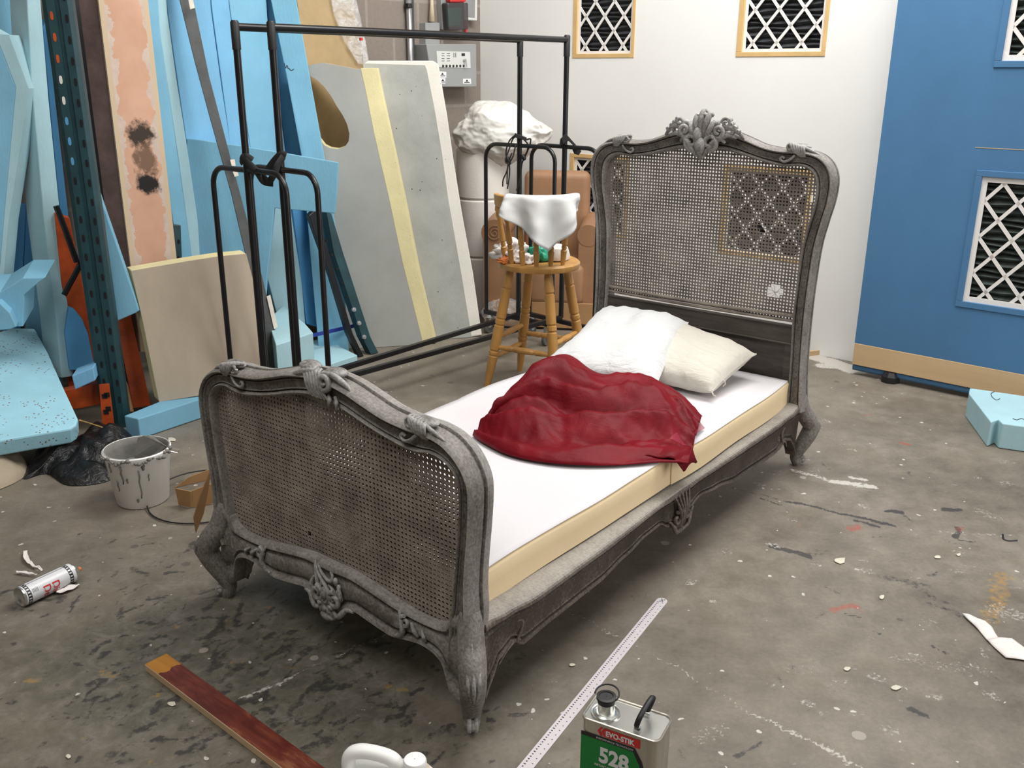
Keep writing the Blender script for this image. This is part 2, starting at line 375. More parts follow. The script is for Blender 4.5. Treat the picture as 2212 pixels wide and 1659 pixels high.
def floor_mat():
    m, nt, b = new_mat('stained_concrete'); v = coord(nt)
    at = N(nt, 'ShaderNodeAttribute', attribute_name='stain'); sp = N(nt, 'ShaderNodeSeparateColor'); nt.links.new(at.outputs['Color'], sp.inputs[0])
    at2 = N(nt, 'ShaderNodeAttribute', attribute_name='stain2'); sp2 = N(nt, 'ShaderNodeSeparateColor'); nt.links.new(at2.outputs['Color'], sp2.inputs[0])
    n1 = noise(nt, v, 1.6, 6, .62); n2 = noise(nt, v, 9, 6, .68); n3 = noise(nt, v, 70, 4, .65); n4 = noise(nt, v, 320, 2)
    f = math_(nt, 'ADD', math_(nt, 'ADD', math_(nt, 'MULTIPLY', n1, .5), math_(nt, 'MULTIPLY', n2, .32)), math_(nt, 'MULTIPLY', n3, .18))
    c = ramp(nt, f, [(.36, (.112, .094, .070)), (.5, (.188, .163, .128)), (.64, (.275, .243, .198))])
    # greenish-grey cast over the worked area
    c = mixc(nt, math_(nt, 'MULTIPLY', sp2.outputs[1], .8), c, ramp(nt, noise(nt, v, 17, 6, .7, .6), [(.36, (.062, .062, .047)), (.52, (.118, .116, .088)), (.66, (.20, .187, .160))]))
    # warm tan blotches
    c = mixc(nt, ramp(nt, noise(nt, v, 3.3, 5, .6), [(.55, (0, 0, 0)), (.75, (.35, .35, .35))]), c, (.21, .158, .105))
    # fine grit
    c = mixc(nt, ramp(nt, n4, [(.55, (0, 0, 0)), (.8, (.4, .4, .4))]), c, (.06, .055, .045))
    def broken(ch, sc, gain, soft=.12, det=5):
        g = math_(nt, 'ADD', math_(nt, 'MULTIPLY', ch, gain), math_(nt, 'SUBTRACT', noise(nt, v, sc, det, .7), .5))
        return ramp(nt, math_(nt, 'MULTIPLY', g, 1), [(.42, (0, 0, 0)), (.42+soft, (1, 1, 1))])
    c = mixc(nt, math_(nt, 'MULTIPLY', broken(sp.outputs[0], 55, .85, .2), .82), c, (.034, .034, .034))
    c = mixc(nt, math_(nt, 'MULTIPLY', broken(sp2.outputs[0], 40, .8, .2), .7), c, (.40, .23, .045))
    c = mixc(nt, math_(nt, 'MULTIPLY', broken(sp.outputs[2], 60, .8, .2), .65), c, (.36, .075, .05))
    c = mixc(nt, math_(nt, 'MULTIPLY', broken(sp.outputs[1], 90, .85, .15), .8), c, (.60, .57, .52))
    # tiny white and dark droplets
    nz = N(nt, 'ShaderNodeTexNoise', i_Scale=34, i_Detail=3); nt.links.new(v, nz.inputs['Vector'])
    wa_ = N(nt, 'ShaderNodeVectorMath', operation='MULTIPLY_ADD'); nt.links.new(nz.outputs['Color'], wa_.inputs[0]); wa_.inputs[1].default_value = (.03, .03, 0); nt.links.new(v, wa_.inputs[2]); wv = wa_.outputs[0]
    vo = N(nt, 'ShaderNodeTexVoronoi', i_Scale=26); nt.links.new(wv, vo.inputs['Vector'])
    sc_ = N(nt, 'ShaderNodeSeparateColor'); nt.links.new(vo.outputs['Color'], sc_.inputs[0])
    rad = math_(nt, 'MULTIPLY', math_(nt, 'POWER', sc_.outputs[0], 8), .22)
    k = math_(nt, 'LESS_THAN', vo.outputs['Distance'], rad)
    c = mixc(nt, math_(nt, 'MULTIPLY', k, .85), c, (.62, .60, .55))
    vo2 = N(nt, 'ShaderNodeTexVoronoi', i_Scale=9); nt.links.new(v, vo2.inputs['Vector'])
    s2 = N(nt, 'ShaderNodeSeparateColor'); nt.links.new(vo2.outputs['Color'], s2.inputs[0])
    dd = math_(nt, 'ADD', vo2.outputs['Distance'], math_(nt, 'MULTIPLY', math_(nt, 'SUBTRACT', noise(nt, v, 40, 3), .5), .12))
    k2 = math_(nt, 'LESS_THAN', dd, math_(nt, 'MULTIPLY', math_(nt, 'POWER', s2.outputs[0], 4), .16))
    c = mixc(nt, math_(nt, 'MULTIPLY', k2, .5), c, mixc(nt, math_(nt, 'GREATER_THAN', s2.outputs[1], .45), (.05, .05, .05), (.50, .46, .40)))
    nt.links.new(c, b.inputs['Base Color'])
    nt.links.new(ramp(nt, n2, [(.3, (.36, .36, .36)), (.7, (.62, .62, .62))]), b.inputs['Roughness'])
    b.inputs['Specular IOR Level'].default_value = .4
    bump(nt, b, n3, .12, .003); return m
M['floor'] = floor_mat()

# ================================================================== SETTING
WO = Vector((1.312, 5.791, 0)); WY = math.radians(-40.98)
WD = Vector((math.cos(WY), math.sin(WY), 0)); WIN = Vector((-math.sin(WY), math.cos(WY), 0))   # along the wall / into the wall
def wp(u, z, d=0): return WO + WD*u + WIN*d + Vector((0, 0, z))
CORNER = wp(-2.057, 0)
LD = Vector((-.656, -.755, 0)).normalized(); LN = Vector((.755, -.656, 0)).normalized()        # block wall: away from the corner / into the room

def uv_planar(o, ud, vd, org=(0, 0, 0)):
    me = o.data; uv = me.uv_layers.new(name='UVMap'); ud, vd, org = Vector(ud), Vector(vd), Vector(org)
    mw = o.matrix_basis
    for lp in me.loops:
        p = mw @ me.vertices[lp.vertex_index].co - org; uv.data[lp.index].uv = (p.dot(ud), p.dot(vd))

# floor with its stains -------------------------------------------------------
def axis(a, f0, f1, b, fine, coarse):
    return np.concatenate([np.linspace(a, f0, int((f0-a)/coarse)+1)[:-1], np.linspace(f0, f1, int((f1-f0)/fine)+1), np.linspace(f1, b, int((b-f1)/coarse)+1)[1:]])
gx = axis(-9, -2.3, 2.6, 6, .0105, .5); gy = axis(-3.5, 1.65, 5.6, 10, .0105, .5)
GX, GY = np.meshgrid(gx, gy)
st = np.zeros((4,)+GX.shape)            # dark, white, red, yellow
green = np.zeros_like(GX)
def wob(X, Y, f, p): return np.sin(f*X+1.7*np.sin(f*.63*Y+p))+np.sin(f*1.31*Y+2.1*np.sin(f*.47*X+2*p))
SX_ = GX+.0042*wob(GX, GY, 31, .4)+.0022*wob(GX, GY, 92, 1.9); SY_ = GY+.0042*wob(GY, GX, 29, 2.3)+.0022*wob(GY, GX, 88, .7)
def stroke(p0, p1, w, s, ch, px=True, soft=1.6):
    a = gp(*p0) if px else Vector((*p0, 0)); b = gp(*p1) if px else Vector((*p1, 0))
    if w < .008: s, w = s*.88, .008
    x0, x1 = min(a.x, b.x)-4*w, max(a.x, b.x)+4*w; y0, y1 = min(a.y, b.y)-4*w, max(a.y, b.y)+4*w
    i0, i1 = np.searchsorted(gx, [x0, x1]); j0, j1 = np.searchsorted(gy, [y0, y1])
    if i1 <= i0 or j1 <= j0: return
    X = SX_[j0:j1, i0:i1]; Y = SY_[j0:j1, i0:i1]
    dx, dy = b.x-a.x, b.y-a.y; L2 = dx*dx+dy*dy+1e-9
    t = np.clip(((X-a.x)*dx+(Y-a.y)*dy)/L2, 0, 1); d = np.hypot(X-a.x-t*dx, Y-a.y-t*dy)
    v = s*np.clip(soft-d/w, 0, 1); st[ch][j0:j1, i0:i1] = np.maximum(st[ch][j0:j1, i0:i1], v)
rs = random.Random(11)
for k in range(1100):                    # the scuffed, smeared patch in front of and left of the bed
    x = rs.gauss(520, 290); y = rs.gauss(1440, 150)
    if y < 1130 or y > 1680 or x < -40 or x > 1180: continue
    a = math.radians(rs.gauss(-24, 24)); l = rs.choice([3, 5, 8, 12, 18, 26])*rs.uniform(.6, 1.3)
    stroke((x-l*math.cos(a), y-l*math.sin(a)), (x+l*math.cos(a), y+l*math.sin(a)), rs.choice([.004, .006, .009, .013]), rs.uniform(.32, .80), 0)
for k in range(70):
    x = rs.uniform(1050, 1750); y = rs.uniform(1250, 1660); a = math.radians(rs.gauss(20, 40)); l = rs.uniform(4, 26)
    stroke((x-l*math.cos(a), y-l*math.sin(a)), (x+l*math.cos(a), y+l*math.sin(a)), rs.choice([.004, .006, .01]), rs.uniform(.3, .55), 0)
for k in range(110):
    x = rs.gauss(400, 300); y = rs.gauss(1450, 130); stroke((x, y), (x+rs.uniform(-12, 14), y+rs.uniform(-6, 3)), rs.choice([.006, .011, .016]), rs.uniform(.35, .6), 3)
for k in range(130):
    x = rs.gauss(480, 320); y = rs.gauss(1450, 130); a = math.radians(rs.gauss(-24, 12)); l = rs.uniform(12, 60)
    stroke((x-l*math.cos(a), y-l*math.sin(a)), (x+l*math.cos(a), y+l*math.sin(a)), rs.choice([.005, .012]), rs.uniform(.2, .42), 1)
for k in range(260):                    # splashes over the right half
    x = rs.uniform(1450, 2230); y = rs.uniform(880, 1660); l = rs.uniform(1, 14)
    stroke((x-l, y-l*.15), (x+l, y+l*.15), rs.choice([.006, .009, .016, .03]), rs.uniform(.22, .56), 1)
for k in range(60):
    x = rs.uniform(1500, 2212); y = rs.uniform(930, 1600); l = rs.uniform(2, 16); a = math.radians(rs.gauss(18, 30))
    stroke((x-l*math.cos(a), y-l*math.sin(a)), (x+l*math.cos(a), y+l*math.sin(a)), rs.choice([.005, .009]), rs.uniform(.35, .65), 0)
for a, b, w, s, ch in [
    ((520, 1510), (640, 1455), .007, .75, 1), ((640, 1455), (700, 1430), .005, .55, 1), ((720, 1420), (835, 1368), .006, .6, 1), ((835, 1368), (880, 1355), .01, .45, 1),
    ((1225, 1320), (1440, 1428), .003, .6, 1), ((1440, 1428), (1600, 1530), .004, .6, 1), ((1600, 1530), (1730, 1590), .005, .7, 1), ((1730, 1590), (1900, 1680), .006, .75, 1),
    ((1570, 1052), (1700, 1082), .006, .75, 0), ((1700, 1082), (1930, 1136), .010, .95, 0), ((1640, 1078), (1690, 1090), .008, .8, 0), ((1845, 1125), (1900, 1138), .010, .9, 0),
    ((1920, 1105), (1945, 1108), .014, .9, 0), ((1945, 1110), (1975, 1126), .007, .8, 0), ((2040, 1101), (2070, 1100), .016, .95, 0), ((2068, 1140), (2062, 1160), .014, .9, 0),
    ((2045, 1171), (2080, 1176), .007, .8, 0), ((2075, 1165), (2105, 1170), .009, .8, 0), ((1670, 1182), (1745, 1200), .018, .95, 0), ((1745, 1200), (1780, 1192), .03, .5, 0),
    ((1900, 1245), (2000, 1265), .02, .6, 0), ((1960, 1262), (2040, 1300), .022, .55, 0), ((2000, 1300), (2070, 1330), .016, .6, 0),
    ((1590, 1635), (1650, 1605), .006, .85, 0), ((1975, 1535), (1995, 1545), .012, .9, 0), ((1835, 1330), (1860, 1336), .008, .8, 0), ((2020, 1395), (2045, 1412), .008, .8, 0),
    ((1800, 1318), (1850, 1310), .020, .75, 2), ((1850, 1310), (1870, 1325), .014, .65, 2), ((1945, 956), (1962, 960), .016, .9, 2), ((1900, 940), (1940, 955), .03, .4, 2),
    ((1835, 1142), (1860, 1140), .020, .75, 2), ((1720, 1125), (1726, 1150), .014, .5, 2), ((1870, 897), (1885, 895), .008, .8, 2), ((1580, 1110), (1650, 1112), .03, .42, 2), ((2065, 1145), (2078, 1140), .02, .6, 2), ((2185, 1148), (2205, 1152), .01, .6, 2),
    ((2165, 1245), (2150, 1310), .045, .62, 3), ((2150, 1310), (2135, 1345), .035, .6, 3), ((225, 1450), (250, 1455), .02, .6, 3), ((845, 1480), (870, 1490), .02, .6, 3), ((60, 1470), (95, 1466), .016, .6, 3),
    ((1715, 1015), (1800, 1040), .016, .62, 1), ((1800, 1040), (1890, 1052), .022, .80, 1), ((1840, 1032), (1870, 1036), .012, .8, 1), ((1700, 985), (1725, 1000), .02, .5, 1), ((1750, 1010), (1770, 1030), .03, .42, 1),
    ((2030, 1148), (2190, 1158), .012, .5, 1), ((2120, 1105), (2150, 1118), .04, .45, 1), ((2160, 1318), (2200, 1330), .05, .5, 1), ((1930, 1420), (2120, 1450), .03, .45, 1), ((1700, 1445), (1760, 1450), .03, .42, 1), ((1510, 1600), (1560, 1570), .03, .45, 1),
    ((1760, 770), (1845, 800), .07, .85, 1), ((1775, 790), (1840, 795), .05, .7, 1), ((330, 940), (440, 985), .07, .33, 1), ((700, 850), (930, 880), .06, .3, 1)]:
    stroke(a, b, w, s, ch)
P_ = gp(520, 1430); green = np.exp(-(((GX-P_.x)/.95)**2+((GY-P_.y)/.62)**2))
n_x, n_y = len(gx), len(gy)
co = np.zeros((n_y*n_x, 3), np.float32); co[:, 0] = GX.ravel(); co[:, 1] = GY.ravel()
jj, ii = np.meshgrid(np.arange(n_y-1), np.arange(n_x-1), indexing='ij'); b0 = (jj*n_x+ii).ravel()
quads = np.stack([b0, b0+1, b0+1+n_x, b0+n_x], 1).astype(np.int32)
me = bpy.data.meshes.new('floor'); me.vertices.add(n_y*n_x); me.vertices.foreach_set('co', co.ravel())
me.loops.add(quads.size); me.loops.foreach_set('vertex_index', quads.ravel()); me.polygons.add(len(quads))
me.polygons.foreach_set('loop_start', np.arange(0, quads.size, 4, dtype=np.int32)); me.polygons.foreach_set('loop_total', np.full(len(quads), 4, np.int32)); me.update()
for nm, ch in (('stain', (st[0], st[1], st[2])), ('stain2', (st[3], green, green*0))):
    at = me.attributes.new(nm, 'FLOAT_COLOR', 'POINT'); buf = np.ones((n_y*n_x, 4), np.float32)
    for k in range(3): buf[:, k] = ch[k].ravel()
    at.data.foreach_set('color', buf.ravel())
me.materials.append(M['floor']); fl = bpy.data.objects.new('floor', me); COL.objects.link(fl); struct(fl)

# white scenery wall with its four filter openings ------------------------------
OPEN = [(-1.215, -.722, 1.69, 2.24), (-.005, .54, 1.69, 2.24), (-1.215, -.722, .53, 1.072), (-.03, .548, .525, 1.07)]
def holed(us, zs, holes, P, nrm_ext):
    mb = MB()
    for i in range(len(us)-1):
        for j in range(len(zs)-1):
            uc, zc = (us[i]+us[i+1])/2, (zs[j]+zs[j+1])/2
            if any(h[0] < uc < h[1] and h[2] < zc < h[3] for h in holes): continue
            mb.prism([P(us[i], zs[j]), P(us[i+1], zs[j]), P(us[i+1], zs[j+1]), P(us[i], zs[j+1])], nrm_ext)
    return mb
us = sorted({-2.057, -1.215, -.722, -.03, -.005, .54, .548, 4.2}); zs = sorted({.0, .525, .53, 1.07, 1.072, 1.69, 2.24, 2.9})
struct(holed(us, zs, OPEN, wp, WIN*.05).build('wall_back', M['whitewall']))
# block wall on the left, and the rest of the workshop shell
mb = MB(); a = CORNER+LD*-.9; b = CORNER+LD*13.4
mb.prism([a, b, b+Vector((0, 0, 4.5)), a+Vector((0, 0, 4.5))], -LN*.12)
wl = mb.build('wall_left', M['block']); struct(wl); uv_planar(wl, -LD, (0, 0, 1), CORNER+Vector((.1, 0, .02)))
mb = MB(); mb.prism([CORNER+WIN*.62-LD*.3+LN*-.3, CORNER+WIN*.62+WD*8, CORNER+WIN*.62+WD*8+Vector((0, 0, 4.5)), CORNER+WIN*.62-LD*.3+LN*-.3+Vector((0, 0, 4.5))], WIN*.1)
wb = mb.build('wall_rear', M['block']); struct(wb); uv_planar(wb, WD, (0, 0, 1))
mb = MB(); mb.box((5.6, 2.75, 2.25), (.1, 12.9, 4.5)); struct(mb.build('wall_right', M['blockpaint']))
mb = MB(); mb.box((-1.6, -3.4, 2.25), (14.6, .1, 4.5)); struct(mb.build('wall_front', M['blockpaint']))
mb = MB(); mb.box((-1.6, 2.8, 4.56), (14.6, 12.8, .1)); struct(mb.build('ceiling', M['blockpaint']))
mb = MB()
for z in (.1,):
    mb.box(wp(-.9, z, -.0015), (2.2, .003, .006), Matrix.Rotation(WY, 3, 'Z'))
struct(mb.build('baseboard_back', M['panelwhite']))

PLEAT = {}
def pleated(w, h, mat, parent, d0=.012, pitch=.030, dep=.022):
    n = max(4, int(h/pitch)); pts = []
    for k in range(2*n+1):
        z = h*k/(2*n); y = d0 + (dep if k % 2 else 0)
        for i in range(9):
            x = w*i/8; pts.append(Vector((x, y, min(h, max(0, z+.006*math.sin(x*14+k*.8))))))
    mb = MB(); mb.grid(pts, 2*n+1, 9); return mb.build('pleated_filter', mat, parent)
def lattice(w, h, mat, parent, x0, z0, dx=.150, dz=.178, bar=.0165, frame=.017, ox=.0, oz=.0, y=0, gusset=False):
    """diagonal card lattice inside a thin frame; local x right, z up, y into the wall"""
    mb = MB(); t = .006
    def seg(a, b):
        a, b = Vector(a), Vector(b); d = (b-a).normalized(); q = Vector((-d.z, 0, d.x))*bar/2
        mb.prism([a-q, b-q, b+q, a+q], (0, t, 0))
    s = dz/dx
    for sg in (1, -1):
        k = -60
        while k < 60:
            c = z0+oz + k*dz + (0)                 # lines z = c + sg*s*(x-x0-ox)
            k += 1; pts = []
            for (px_, pz_) in ((0, None), (w, None), (None, 0), (None, h)):
                if px_ is not None: z = c + sg*s*(px_-x0-ox); p = (px_, z)
                else: x = x0+ox + (pz_-c)/(sg*s); p = (x, pz_)
                if -1e-6 <= p[0] <= w+1e-6 and -1e-6 <= p[1] <= h+1e-6: pts.append(p)
            pts = sorted(set((round(p[0], 5), round(p[1], 5)) for p in pts))
            if len(pts) >= 2 and math.dist(pts[0], pts[-1]) > .02: seg((pts[0][0], y, pts[0][1]), (pts[-1][0], y, pts[-1][1]))
    for bx in ((0, 0, w, frame), (0, h-frame, w, h), (0, frame, frame, h-frame), (w-frame, frame, w, h-frame)):
        mb.prism([(bx[0], y-.0012, bx[1]), (bx[2], y-.0012, bx[1]), (bx[2], y-.0012, bx[3]), (bx[0], y-.0012, bx[3])], (0, t, 0))
    if gusset:
        g = .042
        for cx, cz, sx, sz in ((0, 0, 1, 1), (w, 0, -1, 1), (0, h, 1, -1), (w, h, -1, -1)):
            mb.prism([(cx, y-.002, cz), (cx+sx*g, y-.002, cz), (cx, y-.002, cz+sz*g*1.15)], (0, t, 0))
    return mb.build('lattice', mat, parent)
vent_labels = ['white diamond lattice vent high on the white wall, directly above the black rack poles', 'white diamond lattice vent high on the white wall, above the carved headboard crest',
               'white lattice vent low on the white wall, partly behind the left headboard post', 'white diamond lattice vent low on the white wall, seen through the cane of the headboard']
for (u0, u1, z0, z1), lb in zip(OPEN, vent_labels):
    r = thing('wall_vent', lb, 'vent', wp(u0, z0), WY, 'lattice vents in the white wall')
    w, h = u1-u0, z1-z0; fr = MB(); ft = .034
    for (a, b, c, d) in ((0, 0, w, .026), (0, h-.026, w, h), (0, .026, ft, h-.026), (w-.024, .026, w, h-.026)):
        fr.prism([(a, -.004, b), (c, -.004, b), (c, -.004, d), (a, -.004, d)], (0, .054, 0))
    fr.build('wooden_surround', M['rawwood'], r, bevel=.002)
    l = lattice(w-ft-.024, h-.052, M['lattice_wall'], r, .06, .05, ox=.0, oz=.0); l.location = (ft, .012, .026)
    p = pleated(w-ft-.024, h-.052, M['filter'], r); p.location = (ft, .012, .026)
# small knots and chips on the white wall are left to its paint

# blue scenery flat at the right -------------------------------------------------
BO = Vector((1.908, 4.946, .0)); BL = Vector((.7555, -.6551, 0)).normalized(); BY = math.atan2(BL.y, BL.x); BIN = Vector((.6551, .7555, 0)).normalized()
bf = thing('scenery_flat', 'tall blue painted scenery wall on a bare ply plinth, right of the bed', 'scenery wall', BO, BY)
def bl(u, z, d=0): return Vector((u, d, z))
BH = [(.505, 1.085, .505, 1.127), (.505, 1.085, 1.66, 2.24)]
us = sorted({-.012, .505, 1.085, 2.4}); zs = sorted({.185, .505, 1.127, 1.66, 2.24, 2.9})
holed(us, zs, BH, bl, (0, .05, 0)).build('painted_panel', M['bluewall'], bf)
mb = MB(); mb.box((1.194, .025, .123), (2.41, .054, .122)); mb.build('plywood_strip', M['rawply'], bf, bevel=.002)
mb = MB(); mb.tube([(-.01, .03, .045), (2.4, .03, .045)], .024, 10); mb.build('bottom_rail', M['bluewall'], bf, smooth=True, angle=50)
mb = MB()
mb.lathe([(.001, 0), (.05, 0), (.05, .034), (.034, .058), (.001, .06)], (.2, .02, 0), 8)
mb.build('foot_block', M['black_ink'], bf)
for (u0, u1, z0, z1) in BH:
    w, h = u1-u0, z1-z0
    mb = MB()
    for (a, b, c, d) in ((-.03, -.03, w+.03, 0), (-.03, h, w+.03, h+.03), (-.03, 0, 0, h), (w, 0, w+.03, h)):
        mb.prism([(a, -.006, b), (c, -.006, b), (c, -.006, d), (a, -.006, d)], (0, .0065, 0))
    f = mb.build('vent_surround', M['bluewall'], bf, bevel=.002); f.location = (u0, 0, z0)
    l = lattice(w, h, M['lattice'], f, .10, .06, dx=.152, dz=.178, bar=.017, frame=.026, gusset=True); l.location = (0, .008, 0)
    p = pleated(w, h, M['filter_green'], f, pitch=.032, dep=.03); p.location = (0, .006, 0)
mb = MB()
mb.box((.62, -.0006, 1.262), (.34, .0012, .003))
mb.build('scratch', M['rawply'], bf)
# batten at the foot of the white wall beside the flat
mb = MB(); a = gp(1700, 776); b = gp(1808, 762); cx = WIN*.02
mb.prism([a, b, b+Vector((0, 0, .03)), a+Vector((0, 0, .03))], WIN*.03)
tag(mb.build('timber_batten', M['rawply']), 'bare timber batten on the floor between headboard post and blue wall', 'batten')
mb = MB(); c_ = gp(1809, 762); d_ = gp(1850, 757); mb.prism([c_, d_, d_+Vector((0, 0, .034)), c_+Vector((0, 0, .034))], WIN*.03)
tag(mb.build('black_block', M['black_rubber']), 'small black block at the end of the timber batten, against the blue wall', 'block')

# blue foam offcut at the far right
top = [gp(2095, 838, .12), gp(2093, 850, .12), gp(2141, 912, .12), gp(2157, 906, .12), gp(2166, 915, .12), gp(2240, 925, .12), gp(2300, 880, .12), gp(2260, 862, .12)]
mb = MB(); mb.prism(top, (0, 0, -.118))
fo_ = tag(mb.build('foam_offcut', M['blue_pale'], bevel=.004), 'thick pale blue foam block on the floor in front of the blue wall', 'foam block')

for px in (((2148, 846), (2141, 850), (2143, 857), (2152, 864), (2160, 861)), ((2188, 904), (2196, 907), (2206, 904), (2214, 907))):
    mb = MB(); mb.tube([v-fo_.location for v in crom([gp(x, y, .1215) for x, y in px], 4)], .0016, 5); mb.build('pen_mark', M['black_ink'], fo_)
# electrical boxes on the block wall -----------------------------------------------
def lp(s, z, d=0): return CORNER + LD*s + LN*d + Vector((0, 0, z))       # s from the corner along the block wall
LYAW = math.atan2(-LD.y, -LD.x)                                            # local x runs towards the corner
def lbox(mb, s0, s1, z0, z1, d0, d1):
    mb.prism([lp(s0, z0, d0), lp(s1, z0, d0), lp(s1, z1, d0), lp(s0, z1, d0)], LN*(d1-d0))
def on_l(x, y, d):
    p = pp(x, y, CORNER+LN*d, LN) - CORNER; return (p.dot(LD), p.z)
r = thing('alarm_control_box', 'grey metal alarm control box with keyed white face on the block wall', 'control box', lp(.3, 1.5), LYAW)
def inpar(mb, parent):
    Mi = (Matrix.Translation(parent.location) @ Matrix.Rotation(parent.rotation_euler.z, 4, 'Z')).inverted()
    mb.v = [Mi @ v for v in mb.v]; return mb
def quadpx(pxs, d, parent, name, mat, th=.003, bevel=0):
    P = []
    for q in pxs: s_, z_ = on_l(*q, d); P.append(lp(s_, z_, d))
    mb = MB(); mb.prism(P, LN*th)
    if parent: inpar(mb, parent)
    return mb.build(name, mat, parent, bevel=bevel)
quadpx([(921, 95), (1029, 95), (1030, 188), (935, 188)], .13, r, 'cabinet', M['panelgrey'], -.13, .006)
fc = quadpx([(942, 110), (1015, 112), (1016, 147), (945, 145)], .1302, r, 'control_face', M['panelwhite'], .003)
mb = MB()
for k in range(7):
    s_, z_ = on_l(957+7.4*k, 142.5, .134); p = lp(s_, z_, .134)
    mb.ball(p, .0085, 6)
inpar(mb, r).build('button', M['black_ink'], fc)
quadpx([(997, 115), (1004, 115), (1004, 121), (997, 121)], .1335, r, 'display', M['black_ink'], .002)
mb = MB()
for i, (x0, y0, x1, y1) in enumerate([(954, 115, 960, 116), (954, 120, 960, 121), (954, 126, 960, 127), (954, 131, 960, 132), (965, 115, 972, 116), (965, 120, 972, 121), (965, 126, 972, 127), (965, 131, 972, 132), (980, 114, 981, 124), (984, 114, 985, 124)]):
    P = [lp(*on_l(*q, .1335), .1335) for q in ((x0, y0), (x1, y0), (x1, y1), (x0, y1))]; mb.prism(P, LN*.001)
inpar(mb, r).build('indicator_marks', M['black_ink'], fc)
mb = MB(); p = lp(*on_l(1003, 130, .14), .134); mb.tube([p, p+LN*.02], .009, 8); mb.tube([p+LN*.02, p+LN*.022+Vector((.004, 0, -.045))], .005, 5)
inpar(mb, r).build('key', M['zinc'], r)
for pxs in ([(947, 154), (964, 155), (964, 168), (948, 167)], [(950, 168), (962, 169), (962, 181), (952, 180)], [(1000, 170), (1017, 170), (1018, 181), (1000, 181)]):
    sk = quadpx(pxs, .1302, r, 'warning_sticker', M['white_ink'], .001)
    cx = sum(q[0] for q in pxs)/4; cy = sum(q[1] for q in pxs)/4
    mb = MB(); P = [lp(*on_l(*q, .1318), .1318) for q in ((cx-3, cy+.5), (cx+3, cy+.5), (cx, cy-4))]; mb.prism(P, LN*.0006)
    P = [lp(*on_l(*q, .1318), .1318) for q in ((cx-6, cy+2), (cx+6, cy+2), (cx+6, cy+3.4), (cx-6, cy+3.4))]; mb.prism(P, LN*.0006)
    inpar(mb, r).build('sticker_print', M['black_ink'], sk)
tag(quadpx([(919, 49), (950, 49), (950, 190), (921, 190)], .06, None, 'cable_trunking', M['panelgrey'], -.06, .003), 'grey metal trunking box behind the left side of the alarm panel', 'trunking')
r = thing('alarm_call_point', 'smoked plastic cover over a green call unit above the alarm panel', 'call point', lp(.25, 1.9), LYAW)
quadpx([(952, -12), (1000, -12), (1000, 62), (956, 64)], .045, r, 'back_box', M['panelgrey'], -.045, .004)
quadpx([(961, 18), (992, 16), (990, 56), (963, 58)], .05, r, 'green_unit', M['green_plastic'], .025, .006)
quadpx([(953, 6), (999, 6), (1000, 64), (957, 66)], .05, r, 'smoked_cover', M['smoked'], .06, .012)
quadpx([(962, -8), (998, -8), (998, 5), (964, 5)], .05, r, 'red_top', M['red_plastic'], .04, .004)
r = thing('junction_box', 'grey junction box with clear lid and red gland beside the white wall corner', 'junction box', lp(.1, 1.9), LYAW)
quadpx([(1001, -20), (1032, -20), (1031, 45), (1003, 43)], .06, r, 'box_body', M['panelwhite'], -.06, .005)
quadpx([(1006, -20), (1026, -20), (1025, 38), (1008, 36)], .0605, r, 'window', M['galv'], .004, .003)
mb = MB(); p = lp(*on_l(1006, 46, .03), .03); mb.tube([p, p+Vector((0, 0, -.03)), p+Vector((0, 0, -.10))], [.02, .014, .007], 8); inpar(mb, r).build('cable_gland', M['red_plastic'], r)
mb = MB(); mb.tube([lp(*on_l(881, -40, .03), .03), lp(*on_l(888, 160, .03), .03), lp(*on_l(893, 320, .03), .03)], .020, 10)
cdt = thing('conduit', 'vertical steel conduit pipe on the block wall left of the alarm panel', 'pipe', lp(.72, 1.0), LYAW)
inpar(mb, cdt).build('pipe', M['galv'], cdt, smooth=True)
mb = MB(); mb.tube([lp(*on_l(888, -40, .02), .02), lp(*on_l(895, 320, .02), .02)], .020, 4); inpar(mb, cdt).build('rail', M['grey_steel'], cdt)
mb = MB(); p = lp(*on_l(882, 12, .03), .03); mb.tube([p-Vector((0, 0, .012)), p+Vector((0, 0, .012))], .026, 10); inpar(mb, cdt).build('clip', M['black_metal'], cdt)
mb = MB(); a_ = lp(*on_l(932, -30, .03), .03); b_ = lp(*on_l(933, 47, .03), .03); mb.tube([a_, lerp(a_, b_, .55), b_], [.010, .013, .022], 8)
tag(mb.build('cable_cone', M['cream_edge'], smooth=True), 'pale tapered cable sleeve dropping into the grey trunking above the alarm panel', 'cable sleeve')

